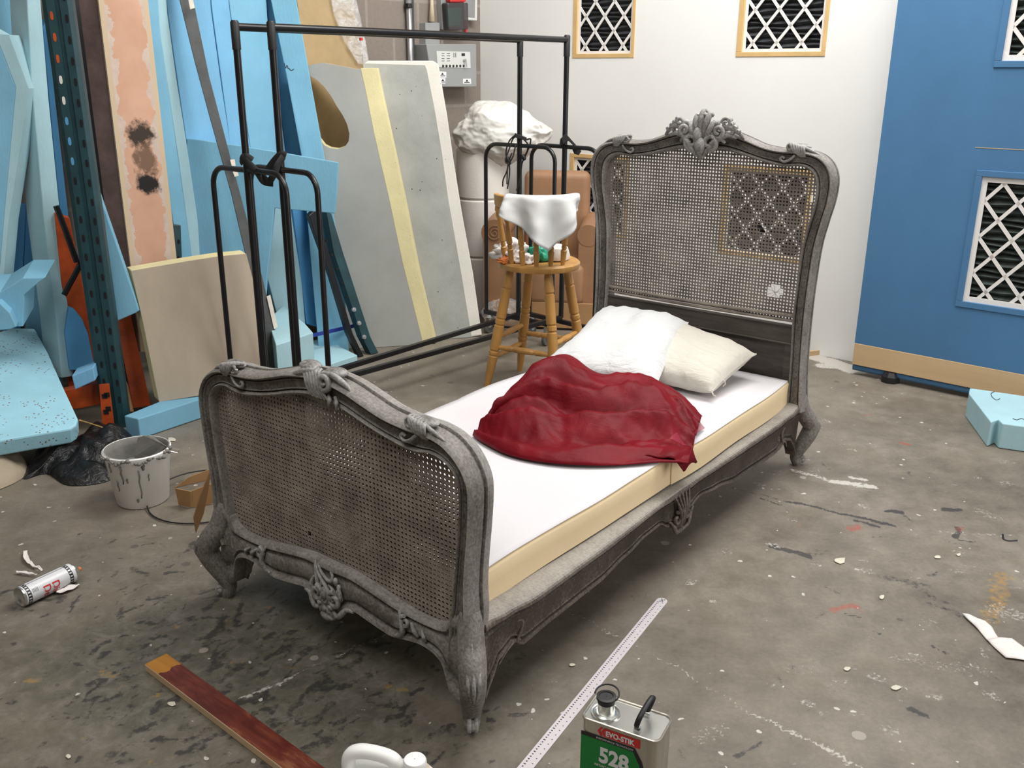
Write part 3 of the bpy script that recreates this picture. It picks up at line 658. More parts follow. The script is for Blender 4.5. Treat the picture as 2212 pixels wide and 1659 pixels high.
# ================================================================== BED
BA = math.radians(52.1); BRZ = BA-math.pi/2; BORG = Vector((-.499, 2.301, 0))
BX = Vector((math.sin(BA), -math.cos(BA), 0)); BYV = Vector((math.cos(BA), math.sin(BA), 0))
def bw(x, y, z): return BORG+BX*x+BYV*y+Vector((0, 0, z))
bed = thing('carved_bed', 'weathered grey carved wooden bed with cane headboard and footboard', 'bed', BORG, BRZ)
def mirror_half(h):            # h runs from the outer end to the centre, x >= 0; returns the left end ... centre ... right end
    L = [(-x, z) for x, z in h]; R = [(x, z) for x, z in reversed(h[:-1])]; return L+R
PROF = [(0, .004), (.04, .012), (.12, .017), (.19, .012), (.215, .004), (.25, .004), (.28, .012), (.34, .008), (.62, .010), (.68, .017), (.71, .009), (.735, .009), (.765, .020), (.85, .026), (.94, .022), (1.0, .012)]
def loft(inner, outer, y0, depth, name, mat, parent, prof=PROF, m=5, amp=1.0):
    A = crom([(x, 0, z) for x, z in inner], m); B = crom([(x, 0, z) for x, z in outer], m); n = len(A); pts = []
    k = len(prof)+6
    for i in range(n):
        d = B[i]-A[i]
        for s, h in prof: p = A[i]+d*s; pts.append((p.x, y0-h*amp, p.z))
        e = d.normalized()
        for s, yy in ((.002, .35), (-.004, .40), (-.004, .50), (.003, .56), (-.003, 1.0)):
            p = B[i]+e*s; pts.append((p.x, y0+depth*yy, p.z))
        pts.append((A[i].x, y0+depth, A[i].z))
    mb = MB(); mb.v = [Vector(p) for p in pts]
    for i in range(n-1):
        for j in range(k): mb.f.append((i*k+j, i*k+(j+1) % k, (i+1)*k+(j+1) % k, (i+1)*k+j))
    mb.f += [tuple(range(k-1, -1, -1)), tuple((n-1)*k+j for j in range(k))]
    return mb.build(name, mat, parent, smooth=True, angle=50)

# carving vocabulary -----------------------------------------------------------
def spiral(c, r0, turns, a0, sx=1, rise=0.0, n=26, shrink=.2):
    c = Vector(c); out = []
    for i in range(n):
        t = i/(n-1); a = a0+turns*2*math.pi*t; r = r0*(1-(1-shrink)*t)
        out.append(c+Vector((math.cos(a)*r*sx, -rise*t, math.sin(a)*r)))
    return out
def taper(n, a, b, c=None):
    if c is None: return [lerp(a, b, i/(n-1)) for i in range(n)]
    return [lerp(a, b, 2*i/(n-1)) if i < (n-1)/2 else lerp(b, c, 2*i/(n-1)-1) for i in range(n)]
def scroll(mb, path, r0, r1, r2, n=7):
    P = crom(path, 5); mb.tube(P, taper(len(P), r0, r1, r2), n)
def carv(name, parent, mat, fn):
    mb = MB(); fn(mb); return mb.build(name, mat, parent, smooth=True, angle=60)

def crest(mb):                                   # the big rocaille on the headboard
    y = 2.088
    # central shell
    for i, (dx, h) in enumerate([(-.052, .068), (-.03, .10), (-.004, .118), (.024, .105), (.048, .074)]):
        scroll(mb, [(dx*.25, y-.006, 1.335), (dx*.75, y-.026, 1.335+h*.55), (dx+.006, y-.014, 1.335+h), (dx+.018, y-.004, 1.335+h*.94)], .010, .015, .006)
    mb.tube(spiral((.006, y-.02, 1.425), .030, 1.3, 2.6), taper(26, .007, .010, .006), 7)
    mb.ball((-.012, y-.026, 1.36), .026, 8, (.8, .8, 1.3)); mb.ball((.002, y-.03, 1.315), .024, 8, (1, .8, 1.5))
    for s in (-1, 1):
        mb.tube(spiral((s*.075, y-.016, 1.375), .034, 1.6*s, math.pi/2, 1, .012), taper(26, .010, .011, .006), 7)
        mb.tube(spiral((s*.105, y-.012, 1.408), .022, -1.4*s, math.pi, 1, .01), taper(26, .008, .008, .005), 7)
        mb.tube(spiral((s*.04, y-.02, 1.33), .034, 1.3*s, -math.pi/2, 1, .01), taper(26, .011, .010, .006), 7)
        scroll(mb, [(s*.012, y-.02, 1.272), (s*.035, y-.026, 1.30), (s*.062, y-.022, 1.335), (s*.085, y-.012, 1.345), (s*.10, y-.004, 1.33)], .006, .013, .006)
        scroll(mb, [(s*.09, y-.008, 1.385), (s*.125, y-.012, 1.392), (s*.155, y-.004, 1.375), (s*.178, y+.002, 1.352)], .013, .013, .004)
        scroll(mb, [(s*.085, y-.012, 1.352), (s*.12, y-.012, 1.362), (s*.15, y-.004, 1.35)], .010, .011, .004)
        for q in ((.128, 1.405, .013), (.142, 1.392, .013), (.118, 1.42, .012), (.158, 1.378, .011), (.135, 1.375, .010)):
            mb.ball((s*q[0], y-.008, q[1]), q[2], 6)
            mb.tube(spiral((s*q[0], y-.02, q[1]), q[2]*.7, 1.5, random.random()*6, n=10), .0028, 5)
    scroll(mb, [(0, y-.012, 1.255), (.002, y-.022, 1.275), (.0, y-.03, 1.30)], .004, .012, .016)
def shoulder(sx, x, z, y, k=1.0):                # little acanthus shell curling over a shoulder
    def f(mb):
        for i in range(6):
            a = (-.026+.010*i)*k
            scroll(mb, [(sx*(x+.020*k+a*.3), y-.010, z-.030*k), (sx*(x+.006*k+a*.8), y-.020*k, z-.010*k), (sx*(x-.004*k+a), y-.016*k, z+.012*k-.0015*i*k), (sx*(x-.012*k+a), y-.004, z+.016*k-.002*i*k), (sx*(x-.014*k+a), y+.016, z+.010*k)], .003*k, .0062*k, .005*k, 6)
        mb.tube(spiral((sx*(x-.030*k), y-.014, z+.002*k), .016*k, 1.6*sx, 0), taper(26, .0055*k, .0055*k, .003*k), 6)
        mb.ball((sx*(x-.002*k), y+.016, z+.004*k), .022*k, 8, (1.9, 1.1, .55))
        mb.tube(crom([(sx*(x-.012*k), y-.010, z-.026*k), (sx*(x-.030*k), y-.013, z-.044*k), (sx*(x-.052*k), y-.013, z-.052*k), (sx*(x-.066*k), y-.011, z-.044*k), (sx*(x-.060*k), y-.009, z-.035*k), (sx*(x-.052*k), y-.008, z-.040*k)], 4), .0048*k, 6)
        scroll(mb, [(sx*(x+.016*k), y-.006, z+.004), (sx*(x+.05*k), y-.008, z-.008), (sx*(x+.085*k), y-.002, z-.026)], .006*k, .006*k, .002)
    return f

# headboard ----------------------------------------------------------------------
HI = [(.455, .26), (.455, .45), (.445, .65), (.447, .80), (.452, .93), (.468, 1.03), (.482, 1.10), (.485, 1.17), (.475, 1.215), (.45, 1.243), (.41, 1.255), (.36, 1.250), (.32, 1.252), (.26, 1.263), (.19, 1.279), (.12, 1.294), (.06, 1.300), (0, 1.288)]
HO = [(.532, .26), (.515, .45), (.510, .65), (.512, .80), (.520, .95), (.537, 1.05), (.553, 1.13), (.557, 1.20), (.545, 1.25), (.515, 1.288), (.47, 1.31), (.40, 1.318), (.33, 1.318), (.26, 1.328), (.19, 1.352), (.12, 1.375), (.06, 1.388), (0, 1.392)]
HY = 2.115
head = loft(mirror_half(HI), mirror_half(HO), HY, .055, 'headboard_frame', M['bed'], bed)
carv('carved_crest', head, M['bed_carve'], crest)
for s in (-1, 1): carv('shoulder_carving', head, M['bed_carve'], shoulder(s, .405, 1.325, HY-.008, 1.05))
mb = MB(); mb.box((0, HY+.014, .575), (.93, .028, .075)); mb.box((0, HY+.006, .612), (.93, .02, .010)); mb.box((0, HY+.006, .537), (.93, .02, .008))
mb.build('headboard_rail', M['panelwood'], bed, bevel=.004)
mb = MB(); mb.box((0, HY+.026, .40), (.93, .016, .30)); mb.box((-.445, HY+.014, .40), (.05, .02, .27)); mb.box((.445, HY+.014, .40), (.05, .02, .27))
mb.build('headboard_panel', M['panelwood'], bed, bevel=.003)
mb = MB()
P = crom([(-.45, HY+.004, .655), (0, HY+.003, .648), (.45, HY+.004, .655)], 8); mb.tube(P, .0075, 8)
P2 = crom([(-.45, HY+.004, .635), (0, HY+.003, .630), (.45, HY+.004, .635)], 8); mb.tube(P2, .0065, 8)
mb.build('cane_binding', M['cane'], bed, smooth=True)

def inside(poly, x, z):
    c = False; n = len(poly); j = n-1
    for i in range(n):
        xi, zi = poly[i]; xj, zj = poly[j]
        if (zi > z) != (zj > z) and x < (xj-xi)*(z-zi)/(zj-zi)+xi: c = not c
        j = i
    return c
def cane_panel(name, poly, y, mat, parent, pitch=.0138, hole=.315, th=.0022, gaps=(), sag=None):
    xs = [p[0] for p in poly]; zs_ = [p[1] for p in poly]; x0, x1, z0, z1 = min(xs), max(xs), min(zs_), max(zs_)
    nx, nz = int((x1-x0)/pitch)+1, int((z1-z0)/pitch)+1; h = pitch/2; r = pitch*hole
    V = []; F = []
    oct_ = [(math.cos(math.pi/8+k*math.pi/4)*r, math.sin(math.pi/8+k*math.pi/4)*r) for k in range(8)]
    sq = [(h, h*.41), (h*.41, h), (-h*.41, h), (-h, h*.41), (-h, -h*.41), (-h*.41, -h), (h*.41, -h), (h, -h*.41)]
    for i in range(nx):
        for j in range(nz):
            cx, cz = x0+(i+.5)*pitch, z0+(j+.5)*pitch
            if not inside(poly, cx, cz): continue
            if any(((cx-g[0])/g[2])**2+((cz-g[1])/g[3])**2 < 1 for g in gaps): continue
            b = len(V); yy = y+(sag(cx, cz) if sag else 0)
            jx = [(random.random()-.5)*pitch*.07 for _ in range(2)]; rr = 1+(random.random()-.5)*.16
            ring = [(o[0]*rr+jx[0], o[1]*rr+jx[1]) for o in oct_]
            # outer octagon points lie on the square border; corners added apart
            out = [(h, h*.41), (h, h), (h*.41, h), (-h*.41, h), (-h, h), (-h, h*.41), (-h, -h*.41), (-h, -h), (-h*.41, -h), (h*.41, -h), (h, -h), (h, -h*.41)]
            for (dx, dz) in out: V.append((cx+dx, yy, cz+dz))
            for (dx, dz) in ring: V.append((cx+dx, yy-.0004, cz+dz))
            for (dx, dz) in ring: V.append((cx+dx, yy+th, cz+dz))
            for (dx, dz) in out: V.append((cx+dx, yy+th, cz+dz))
            o = lambda k: b+(k % 12); q = lambda k: b+12+(k % 8); q2 = lambda k: b+20+(k % 8); o2 = lambda k: b+28+(k % 12)
            # octagon vertex k at angle 22.5+45k: 0,7 face +x; 1,2 face +z; 3,4 -x; 5,6 -z
            m_ = [0, 2, 3, 5, 6, 8, 9, 11]; cor = {0: 1, 2: 4, 4: 7, 6: 10}
            for k in range(8):
                a, c = m_[k], m_[(k+1) % 8]
                if k in cor:
                    F.append((o(a), o(cor[k]), o(c), q(k+1), q(k))); F.append((q2(k), q2(k+1), o2(c), o2(cor[k]), o2(a)))
                else:
                    F.append((o(a), o(c), q(k+1), q(k))); F.append((q2(k), q2(k+1), o2(c), o2(a)))
                F.append((q(k), q(k+1), q2(k+1), q2(k)))
    me = bpy.data.meshes.new(name); me.from_pydata(V, [], F); me.materials.append(mat)
    o_ = bpy.data.objects.new(name, me); COL.objects.link(o_); o_.parent = parent; return o_
def grow(poly, cx, cz, k): return [(cx+(x-cx)*k, cz+(z-cz)*k) for x, z in poly]
hp = [(p.x, p.z) for p in crom([(x, 0, z) for x, z in mirror_half([(.447, .64)]+HI[2:])], 3)]
hp = [(x*1.02, z+.006 if z > 1.1 else z) for x, z in hp]
cane_h = cane_panel('headboard_cane', hp, HY+.012, M['cane_head'], bed, gaps=((.352, .742, .034, .030), (.262, 1.000, .012, .008), (.275, .987, .011, .008), (.468, 1.135, .008, .016), (-.12, 1.135, .004, .012)))
mb = MB()                                        # loose strands over the torn spot
for a, b in (((.318, .750), (.385, .738)), ((.322, .728), (.382, .752)), ((.345, .772), (.362, .712)), ((.330, .765), (.372, .718)), ((.336, .715), (.38, .765))):
    mb.tube([(a[0], HY+.013, a[1]), ((a[0]+b[0])/2, HY+.009, (a[1]+b[1])/2), (b[0], HY+.013, b[1])], .0007, 5)
mb.build('loose_strand', M['cane_head'], cane_h)

# footboard ------------------------------------------------------------------------
FI = [(.440, .20), (.445, .27), (.453, .33), (.463, .40), (.472, .47), (.480, .55), (.484, .63), (.481, .68), (.468, .708), (.435, .728), (.395, .734), (.355, .725), (.31, .726), (.24, .739), (.18, .753), (.11, .773), (.05, .786), (0, .790)]
FO = [(.497, .20), (.512, .265), (.518, .33), (.515, .40), (.520, .48), (.527, .55), (.533, .63), (.531, .685), (.512, .727), (.482, .760), (.440, .784), (.385, .795), (.33, .796), (.25, .804), (.18, .823), (.11, .843), (.05, .852), (0, .855)]
FY = -.004
foot = loft(mirror_half(FI), mirror_half(FO), FY, .066, 'footboard_frame', M['bed'], bed)
AI = [(.505, .335), (.458, .318), (.440, .288), (.415, .272), (.385, .266), (.35, .264), (.30, .268), (.25, .275), (.20, .284), (.15, .292), (.10, .299), (.06, .302), (0, .301)]
AO = [(.512, .045), (.457, .075), (.441, .118), (.427, .160), (.396, .181), (.35, .187), (.295, .177), (.25, .166), (.20, .170), (.15, .178), (.10, .184), (.055, .166), (0, .146)]
PROF2 = [(0, .004), (.05, .013), (.13, .015), (.18, .006), (.24, .006), (.30, .012), (.66, .014), (.72, .007), (.76, .007), (.82, .018), (.93, .020), (1.0, .010)]
apron = loft(mirror_half(AI), mirror_half(AO), FY-.001, .05, 'footboard_apron', M['bed'], bed, PROF2)
fp = [(p.x, p.z) for p in crom([(x, 0, z) for x, z in mirror_half(FI)], 3)] + [(p.x, p.z) for p in reversed(crom([(x, 0, z) for x, z in mirror_half(AI[2:])], 3))]
fp = grow(fp, 0, .52, 1.025)
cane_panel('footboard_cane', fp, FY+.012, M['cane'], bed, hole=.31, gaps=((-.108, .345, .009, .009),))
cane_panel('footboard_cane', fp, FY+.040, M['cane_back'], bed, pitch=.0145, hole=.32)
for s in (-1, 1): carv('shoulder_carving', foot, M['bed_carve'], shoulder(s, .372, .803, FY-.008, .95))
def foot_crest(mb):
    y = FY-.012
    scroll(mb, [(-.085, y-.002, .842), (-.06, y-.008, .850), (-.03, y-.006, .860), (0, y-.002, .866)], .006, .010, .006)
    for i in range(6):
        a = -.026+.0115*i
        scroll(mb, [(a-.020, y+.010, .868), (a-.012, y-.006, .862), (a+.002, y-.014, .842), (a+.008, y-.015, .820), (a+.022, y-.010, .798)], .005, .0058, .0035, 6)
    mb.tube(spiral((.045, y-.010, .846), .026, 1.4, math.pi, 1, .006), taper(26, .009, .008, .004), 7)
    scroll(mb, [(.03, y-.002, .862), (.07, y-.003, .866), (.115, y-.001, .848), (.13, y, .836)], .008, .009, .003)
    mb.ball((-.04, y+.018, .868), .022, 8, (1.6, 1.2, .6)); mb.ball((.06, y+.02, .868), .020, 8, (1.8, 1.2, .6))
    scroll(mb, [(.05, y-.004, .812), (.062, y-.012, .80), (.058, y-.012, .785)], .004, .007, .004)
    scroll(mb, [(.075, y-.004, .81), (.088, y-.012, .798), (.086, y-.012, .78)], .004, .006, .003)
carv('footboard_crest', foot, M['bed_carve'], foot_crest)
def apron_shell(y, z0=.30, k=1.0):
    def f(mb):
        def T(x, d, z): return (x*k, y-d, z0+(z-.30)*k)
        def path(L, *r): scroll(mb, [T(*q) for q in L], *[v*k for v in r], 6)
        path([(-.050, .004, .296), (-.030, .014, .268), (.004, .018, .238), (.018, .018, .212), (.004, .018, .190), (-.016, .016, .196), (-.014, .016, .212), (-.002, .016, .214)], .003, .009, .005)
        path([(-.056, .002, .285), (-.044, .010, .255), (-.034, .014, .225), (-.036, .012, .195)], .003, .0065, .004)
        path([(-.038, .006, .290), (-.016, .012, .272), (.010, .014, .258), (.024, .012, .262), (.026, .010, .276), (.016, .008, .284)], .003, .0065, .003)
        path([(.010, .012, .244), (.030, .014, .232), (.036, .014, .212), (.026, .012, .192)], .003, .007, .004)
        for bx_, bz_, br_ in ((.038, .262, .009), (.050, .246, .008), (.046, .228, .009), (.056, .214, .007), (-.022, .236, .007), (-.046, .212, .007)): mb.ball(T(bx_, .010, bz_), br_*k, 6, (1, .8, 1.4))
        for i in range(5): path([((i-2)*.004, .016, .186), ((i-2)*.010, .020, .164), ((i-2)*.013, .014, .146)], .004, .0055, .004)
        for s in (-1, 1):
            mb.tube([Vector(T(p.x, .018-p.y, p.z)) for p in spiral((s*.036, 0, .205), .026, 1.4*s, math.pi/2)], taper(26, .0075*k, .008*k, .004*k), 7)
            scroll(mb, [T(s*.02, .012, .168), T(s*.045, .018, .158), T(s*.062, .014, .172), T(s*.075, .01, .186), T(s*.10, .006, .188)], .006*k, .0095*k, .005*k)
            scroll(mb, [T(s*.05, .012, .25), T(s*.06, .016, .225), T(s*.05, .014, .20)], .004*k, .007*k, .004*k)
            mb.ball(T(s*.022, .018, .180), .011*k, 6)
        mb.ball(T(0, .018, .215), .016*k, 8, (1, .8, 1.4)); mb.ball(T(0, .012, .142), .020*k, 8, (1.5, .8, .7)); mb.ball(T(0, .02, .170), .010*k, 6)
    return f
carv('apron_carving', apron, M['bed_carve'], apron_shell(FY-.012))
for s in (-1, 1):
    def g(mb, s=s):
        y = FY-.014
        scroll(mb, [(s*.275, y, .262), (s*.288, y-.008, .235), (s*.292, y-.008, .208), (s*.278, y-.006, .188), (s*.262, y-.004, .180)], .004, .0085, .005)
        mb.tube(spiral((s*.30, y-.006, .238), .018, 1.3*s, math.pi/2, n=16), taper(16, .006, .006, .003), 6)
        scroll(mb, [(s*.318, y, .24), (s*.335, y-.008, .226), (s*.345, y-.004, .21)], .004, .007, .003)
        scroll(mb, [(s*.355, y, .232), (s*.368, y-.008, .222), (s*.372, y-.004, .208)], .003, .006, .003)
    carv('apron_scroll', apron, M['bed_carve'], g)
# legs -----------------------------------------------------------------------------
def leg(sx, sy, y0, name='cabriole_leg', dark=False):
    mb = MB(); d = Vector((sx, sy, 0))*.7071
    base = Vector((sx*.505, y0, 0))
    prof = [(-.012, .335, .026), (-.004, .30, .033), (.012, .25, .036), (.042, .21, .037), (.060, .175, .035), (.050, .14, .034), (.030, .10, .031), (.012, .065, .027), (.004, .04, .024), (.010, .018, .022), (.014, 0, .017)]
    P = crom([base+d*o+Vector((0, 0, z)) for o, z, r in prof], 4); R = [v.x for v in crom([(r, 0, 0) for o, z, r in prof], 4)]
    mb.tube(P, R, 14, up=tuple(d))
    ob = mb.build(name, M['bed'], bed, smooth=True, angle=60)
    c = MB(); q = Vector((-d.y, d.x, 0))
    def L(o, z, t=0): return base+d*o+q*t+Vector((0, 0, z))
    # knee acanthus and toe volute
    for t in (-.015, 0, .015):
        scroll(c, [L(.034-abs(t)*.4, .280, t*.9), L(.062-abs(t)*.3, .235, t), L(.095-abs(t)*.3, .185, t*.9), L(.091-abs(t)*.3, .150, t*.6), L(.070, .115, t*.25)], .002, .0058, .002)
    for t in (-1, 1):
        c.tube([base+d*(.030+(.015*(1-i/16))*math.cos(-.8+i*.6))+q*(t*.008)+Vector((0, 0, .028+(.017*(1-i/16))*math.sin(-.8+i*.6))) for i in range(14)], taper(14, .0065, .004), 7)
    c.ball(L(.034, .026, 0), .016, 8)
    c.build('leg_carving', M['bed_carve'], ob, smooth=True, angle=60)
    return ob
leg(1, -1, .0); leg(-1, -1, .0); leg(1, 1, 2.142); leg(-1, 1, 2.142)
# side rails -------------------------------------------------------------------------
RTOP = [(.045, .512, .285), (.12, .523, .282), (.25, .530, .275), (.55, .522, .270), (1.0, .508, .268), (1.08, .507, .268), (1.5, .512, .268), (1.85, .521, .272), (2.0, .523, .277), (2.115, .515, .283)]
RLOW = [(.045, .505, .05), (.075, .505, .105), (.10, .505, .145), (.15, .507, .172), (.20, .508, .140), (.33, .507, .147), (.57, .507, .153), (.73, .506, .176), (.85, .505, .195), (.94, .505, .198), (1.0, .505, .166), (1.08, .505, .130), (1.14, .505, .172), (1.22, .505, .198), (1.35, .505, .180), (1.53, .506, .150), (1.88, .507, .138), (1.96, .506, .172), (2.03, .505, .150), (2.085, .505, .105), (2.115, .505, .055)]
def samp(tab, y):
    for a, b in zip(tab, tab[1:]):
        if a[0] <= y <= b[0]:
            t = (y-a[0])/(b[0]-a[0]); t2 = t*t*(3-2*t); return lerp(a[1], b[1], t2), lerp(a[2], b[2], t2)
    return tab[-1][1:]
RP = [(0, .000), (.02, .006), (.09, .009), (.13, .002), (.17, .001), (.20, .006), (.24, .003), (.74, .004), (.78, .008), (.82, .003), (.86, .003), (.90, .011), (.97, .012), (1, .004)]
for s in (1, -1):
    n = 120; k = len(RP)+3; mb = MB(); led = MB()
    for i in range(n+1):
        y = lerp(.045, 2.115, i/n); xt, zt = samp(RTOP, y); xl, zl = samp(RLOW, y)
        for q, h in RP: mb.v.append(Vector((s*(lerp(xt, xl, q)+h), y, lerp(zt, zl, q))))
        mb.v += [Vector((s*(xl-.032), y, zl)), Vector((s*.462, y, zt-.03)), Vector((s*.462, y, zt-.012))]
        for dx, dz in ((xt+.004, -.004), (xt-.004, .004), (.455, .004), (.455, -.010), (xt-.004, -.010)): led.v.append(Vector((s*dx, y, zt+dz)))
    for M_, kk in ((mb, k), (led, 5)):
        for i in range(n):
            for j in range(kk): M_.f.append((i*kk+j, i*kk+(j+1) % kk, (i+1)*kk+(j+1) % kk, (i+1)*kk+j))
        M_.f += [tuple(range(kk)), tuple(n*kk+kk-1-j for j in range(kk))]
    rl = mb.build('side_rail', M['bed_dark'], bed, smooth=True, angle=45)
    led.build('rail_ledge', M['ledge'], rl, smooth=True, angle=40)['label'] = 'dusty pale top ledge of the side rail'
    def rc(mb, s=s, part=0):
        X = .515
        def p(y, z, d=0): return (s*(X+d), y, z)
        for dy in (-.03, -.014, .002, .018, .034) if part == 0 else ():
            scroll(mb, [p(1.08+dy*1.5, .262, .002), p(1.08+dy, .225, .012), p(1.08+dy*.6, .19, .014), p(1.08+dy*.3, .165, .010)], .003, .0068, .005)
        for t in (-1, 1) if part == 0 else ():
            mb.tube([Vector(p(1.08+t*.034+.024*(1-i/22)*math.cos(1.57+t*i*.42), .182+.024*(1-i/22)*math.sin(1.57+t*i*.42), .008)) for i in range(20)], taper(20, .007, .007, .003), 6)
            scroll(mb, [p(1.08+t*.015, .128, .006), p(1.08+t*.04, .136, .010), p(1.08+t*.058, .162, .008), p(1.08+t*.08, .188, .006)], .006, .008, .004)
        if part == 0: mb.ball(p(1.08, .128, 0), .018, 8, (.8, 1.6, .7)); mb.ball(p(1.08, .20, .008), .013, 6)
        for yy, t in ((), ((.19, 1),), ((1.93, -1),))[part]:
            scroll(mb, [p(yy-t*.045, .222, -.002), p(yy-t*.020, .232, .003), p(yy+t*.004, .218, .005), p(yy-t*.004, .190, .004), p(yy-t*.016, .166, .003), p(yy+t*.012, .150, .002), p(yy+t*.05, .152, .0)], .003, .0058, .003)
            mb.tube([Vector(p(yy+t*.03+.014*(1-i/18)*math.cos(t*i*.45), .205+.014*(1-i/18)*math.sin(t*i*.45), .001)) for i in range(16)], taper(16, .004, .004, .002), 6)
            scroll(mb, [p(yy-t*.085, .130, -.004), p(yy-t*.055, .160, .0), p(yy-t*.02, .172, .0), p(yy, .162, .0)], .003, .0055, .004)
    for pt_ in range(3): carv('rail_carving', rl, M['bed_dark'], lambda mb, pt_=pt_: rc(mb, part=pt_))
mb = MB()
for i in range(9): mb.box((0, .2+i*.215, .255), (.90, .07, .016))
mb.build('slat', M['bed_dark'], bed, bevel=.003)

# ------------------------------------------------------------------ mattress
mt = thing('foam_mattress', 'thick cream foam mattress with a white cloth top lying in the bed frame', 'mattress', bw(0, 1.08, .27), BRZ)
def ml(x, y, z): return Vector((x, y-1.08, z-.27))
def medge(y):          # wavy right edge
    if y < 1.085: return .462-.008*math.sin(y*5.2)-.006*math.exp(-((y-.85)/.2)**2)
    return .468+.012*math.sin((y-1.085)*3.6)-.006*math.sin(y*9)
for y0, y1, nm in ((.065, 1.0846, 'foam_block'), (1.0852, 2.098, 'foam_block')):
    n = 26; mb = MB(); k = 12
    for i in range(n+1):
        y = lerp(y0, y1, i/n); e = medge(y); zt = .378+.003*math.sin(y*7)+(.0 if y0 < .5 else .001)
        sec = [(e-.02, .276), (e+.002, .280), (e, .33), (e+.001, zt-.010), (e-.004, zt-.002), (e-.012, zt)]
        sec += [(-x, z) for x, z in reversed(sec)]
        mb.v += [ml(x, y, z) for x, z in sec]
    for i in range(n):
        for j in range(k): mb.f.append((i*k+j, i*k+(j+1) % k, (i+1)*k+(j+1) % k, (i+1)*k+j))
    mb.f += [tuple(range(k)), tuple(n*k+k-1-j for j in range(k))]
    mb.build(nm, M['foam_cream'], mt, smooth=True, angle=45)
nu, nv = 64, 30; pts = []
for i in range(nu):
    y = lerp(.063, 2.096, i/(nu-1)); e = medge(y)-.002
    for j in range(nv):
        x = lerp(-e, e, j/(nv-1)); zt = .3795+.003*math.sin(y*7)
        pts.append(ml(x, y, zt + .0022*mnoise.noise((x*5, y*5, 0)) + .0022))
mb = MB(); mb.grid(pts, nu, nv)
drop = []
for i in range(8):
    t = i/7
    for j in range(nv):
        x = lerp(-.462, .462, j/(nv-1)); zz = .384-.112*t
        drop.append(ml(x, .064-.002*math.sin(t*2.5+x*9), zz+(.004*math.sin(x*23) if i == 7 else 0)))
mb.grid(drop, 8, nv)
mb.build('cloth_top', M['sheet'], mt, smooth=True, angle=60, solid=.002)

# ------------------------------------------------------------------ pillows
def pillow(corners, T, seed, nu=36, nv=36, wr=.006, ear=.10, low=1.0):
    c00, c10, c11, c01 = [Vector(c) for c in corners]          # near-left, near-right, far-right, far-left (bed frame)
    nrm = ((c10-c00).cross(c01-c00)).normalized(); pts = []; bot = []
    for i in range(nu):
        for j in range(nv):
            u, v = i/(nu-1), j/(nv-1); a, b = 2*u-1, 2*v-1
            pu = u + .5*(-a)*ear*(1-b*b)*abs(a)**2 ; pv = v + .5*(-b)*ear*(1-a*a)*abs(b)**2
            p = lerp(lerp(c00, c10, pu), lerp(c01, c11, pu), pv)
            t = T*max(0, (1-abs(a)**3.6))**.5*max(0, (1-abs(b)**3.6))**.5
            w = wr*(mnoise.noise((u*3.2+seed, v*3.2, seed))*1.2 + mnoise.noise((u*7+seed, v*3+2, seed))*.7)*min(1, t/T*2)
            e = min(1-abs(a), 1-abs(b)); w += .004*math.sin((a*3.1+b*5)*6+seed)*math.exp(-(e/.14)**2)*min(1, e*12)
            pts.append(bw(*(p+nrm*(t+w)))); bot.append(bw(*(p-nrm*(t*low+w*.3))))
    mb = MB(); mb.grid(pts, nu, nv); mb.grid(bot, nu, nv)
    return mb, nrm
PC = [(-.035, 1.64, .432), (.325, 1.66, .425), (.345, 2.01, .500), (-.10, 2.05, .570)]
mb, nr = pillow(PC, .064, 3.3, ear=.05)
r = thing('cushion', 'cream cushion with piped edge leaning against the headboard, partly under the white pillow', 'cushion', bw(.13, 1.85, .39), BRZ)
def into(mb, r):
    Mi = (Matrix.Translation(r.location) @ Matrix.Rotation(r.rotation_euler.z, 4, 'Z')).inverted(); mb.v = [Mi @ v for v in mb.v]; return mb
into(mb, r).build('cushion_cover', M['pillow_cream'], r, smooth=True)
def edge_pts(C, ear, n=14):
    c00, c10, c11, c01 = [Vector(c) for c in C]; out = []
    for k in range(n): b = 2*k/n-1; u = 1-.5*ear*(1-b*b); out.append((u, k/n))
    for k in range(n): a = 1-2*k/n; out.append((k and 1-k/n or 1, 1-.5*ear*(1-a*a)))
    return [bw(*lerp(lerp(c00, c10, u), lerp(c01, c11, u), v)) for u, v in out]
mb = MB(); E_ = edge_pts(PC, .10); mb.tube(E_[:15], .0042, 6)
q = E_[4]; mb.tube([q, q+Vector((.012, -.008, -.004)), q+Vector((.016, -.002, -.018)), q+Vector((.006, -.006, -.026))], .003, 5)
q = E_[0]; mb.tube([q, q+Vector((.004, -.012, -.010)), q+Vector((.014, -.010, -.014))], .003, 5)
into(mb, r).build('piping', M['pillow_cream'], r, smooth=True)
P1 = [(-.345, 1.40, .425), (.165, 1.50, .440), (.025, 2.02, .580), (-.395, 2.035, .580)]
mb, nr = pillow(P1, .080, 9.1, wr=.011, ear=.05)
mbt = mb.build('pillow', M['pillow_white'], None, smooth=True)
tag(mbt, 'plump white pillow lying on top of the cream cushion, red cloth over its lower end', 'pillow')

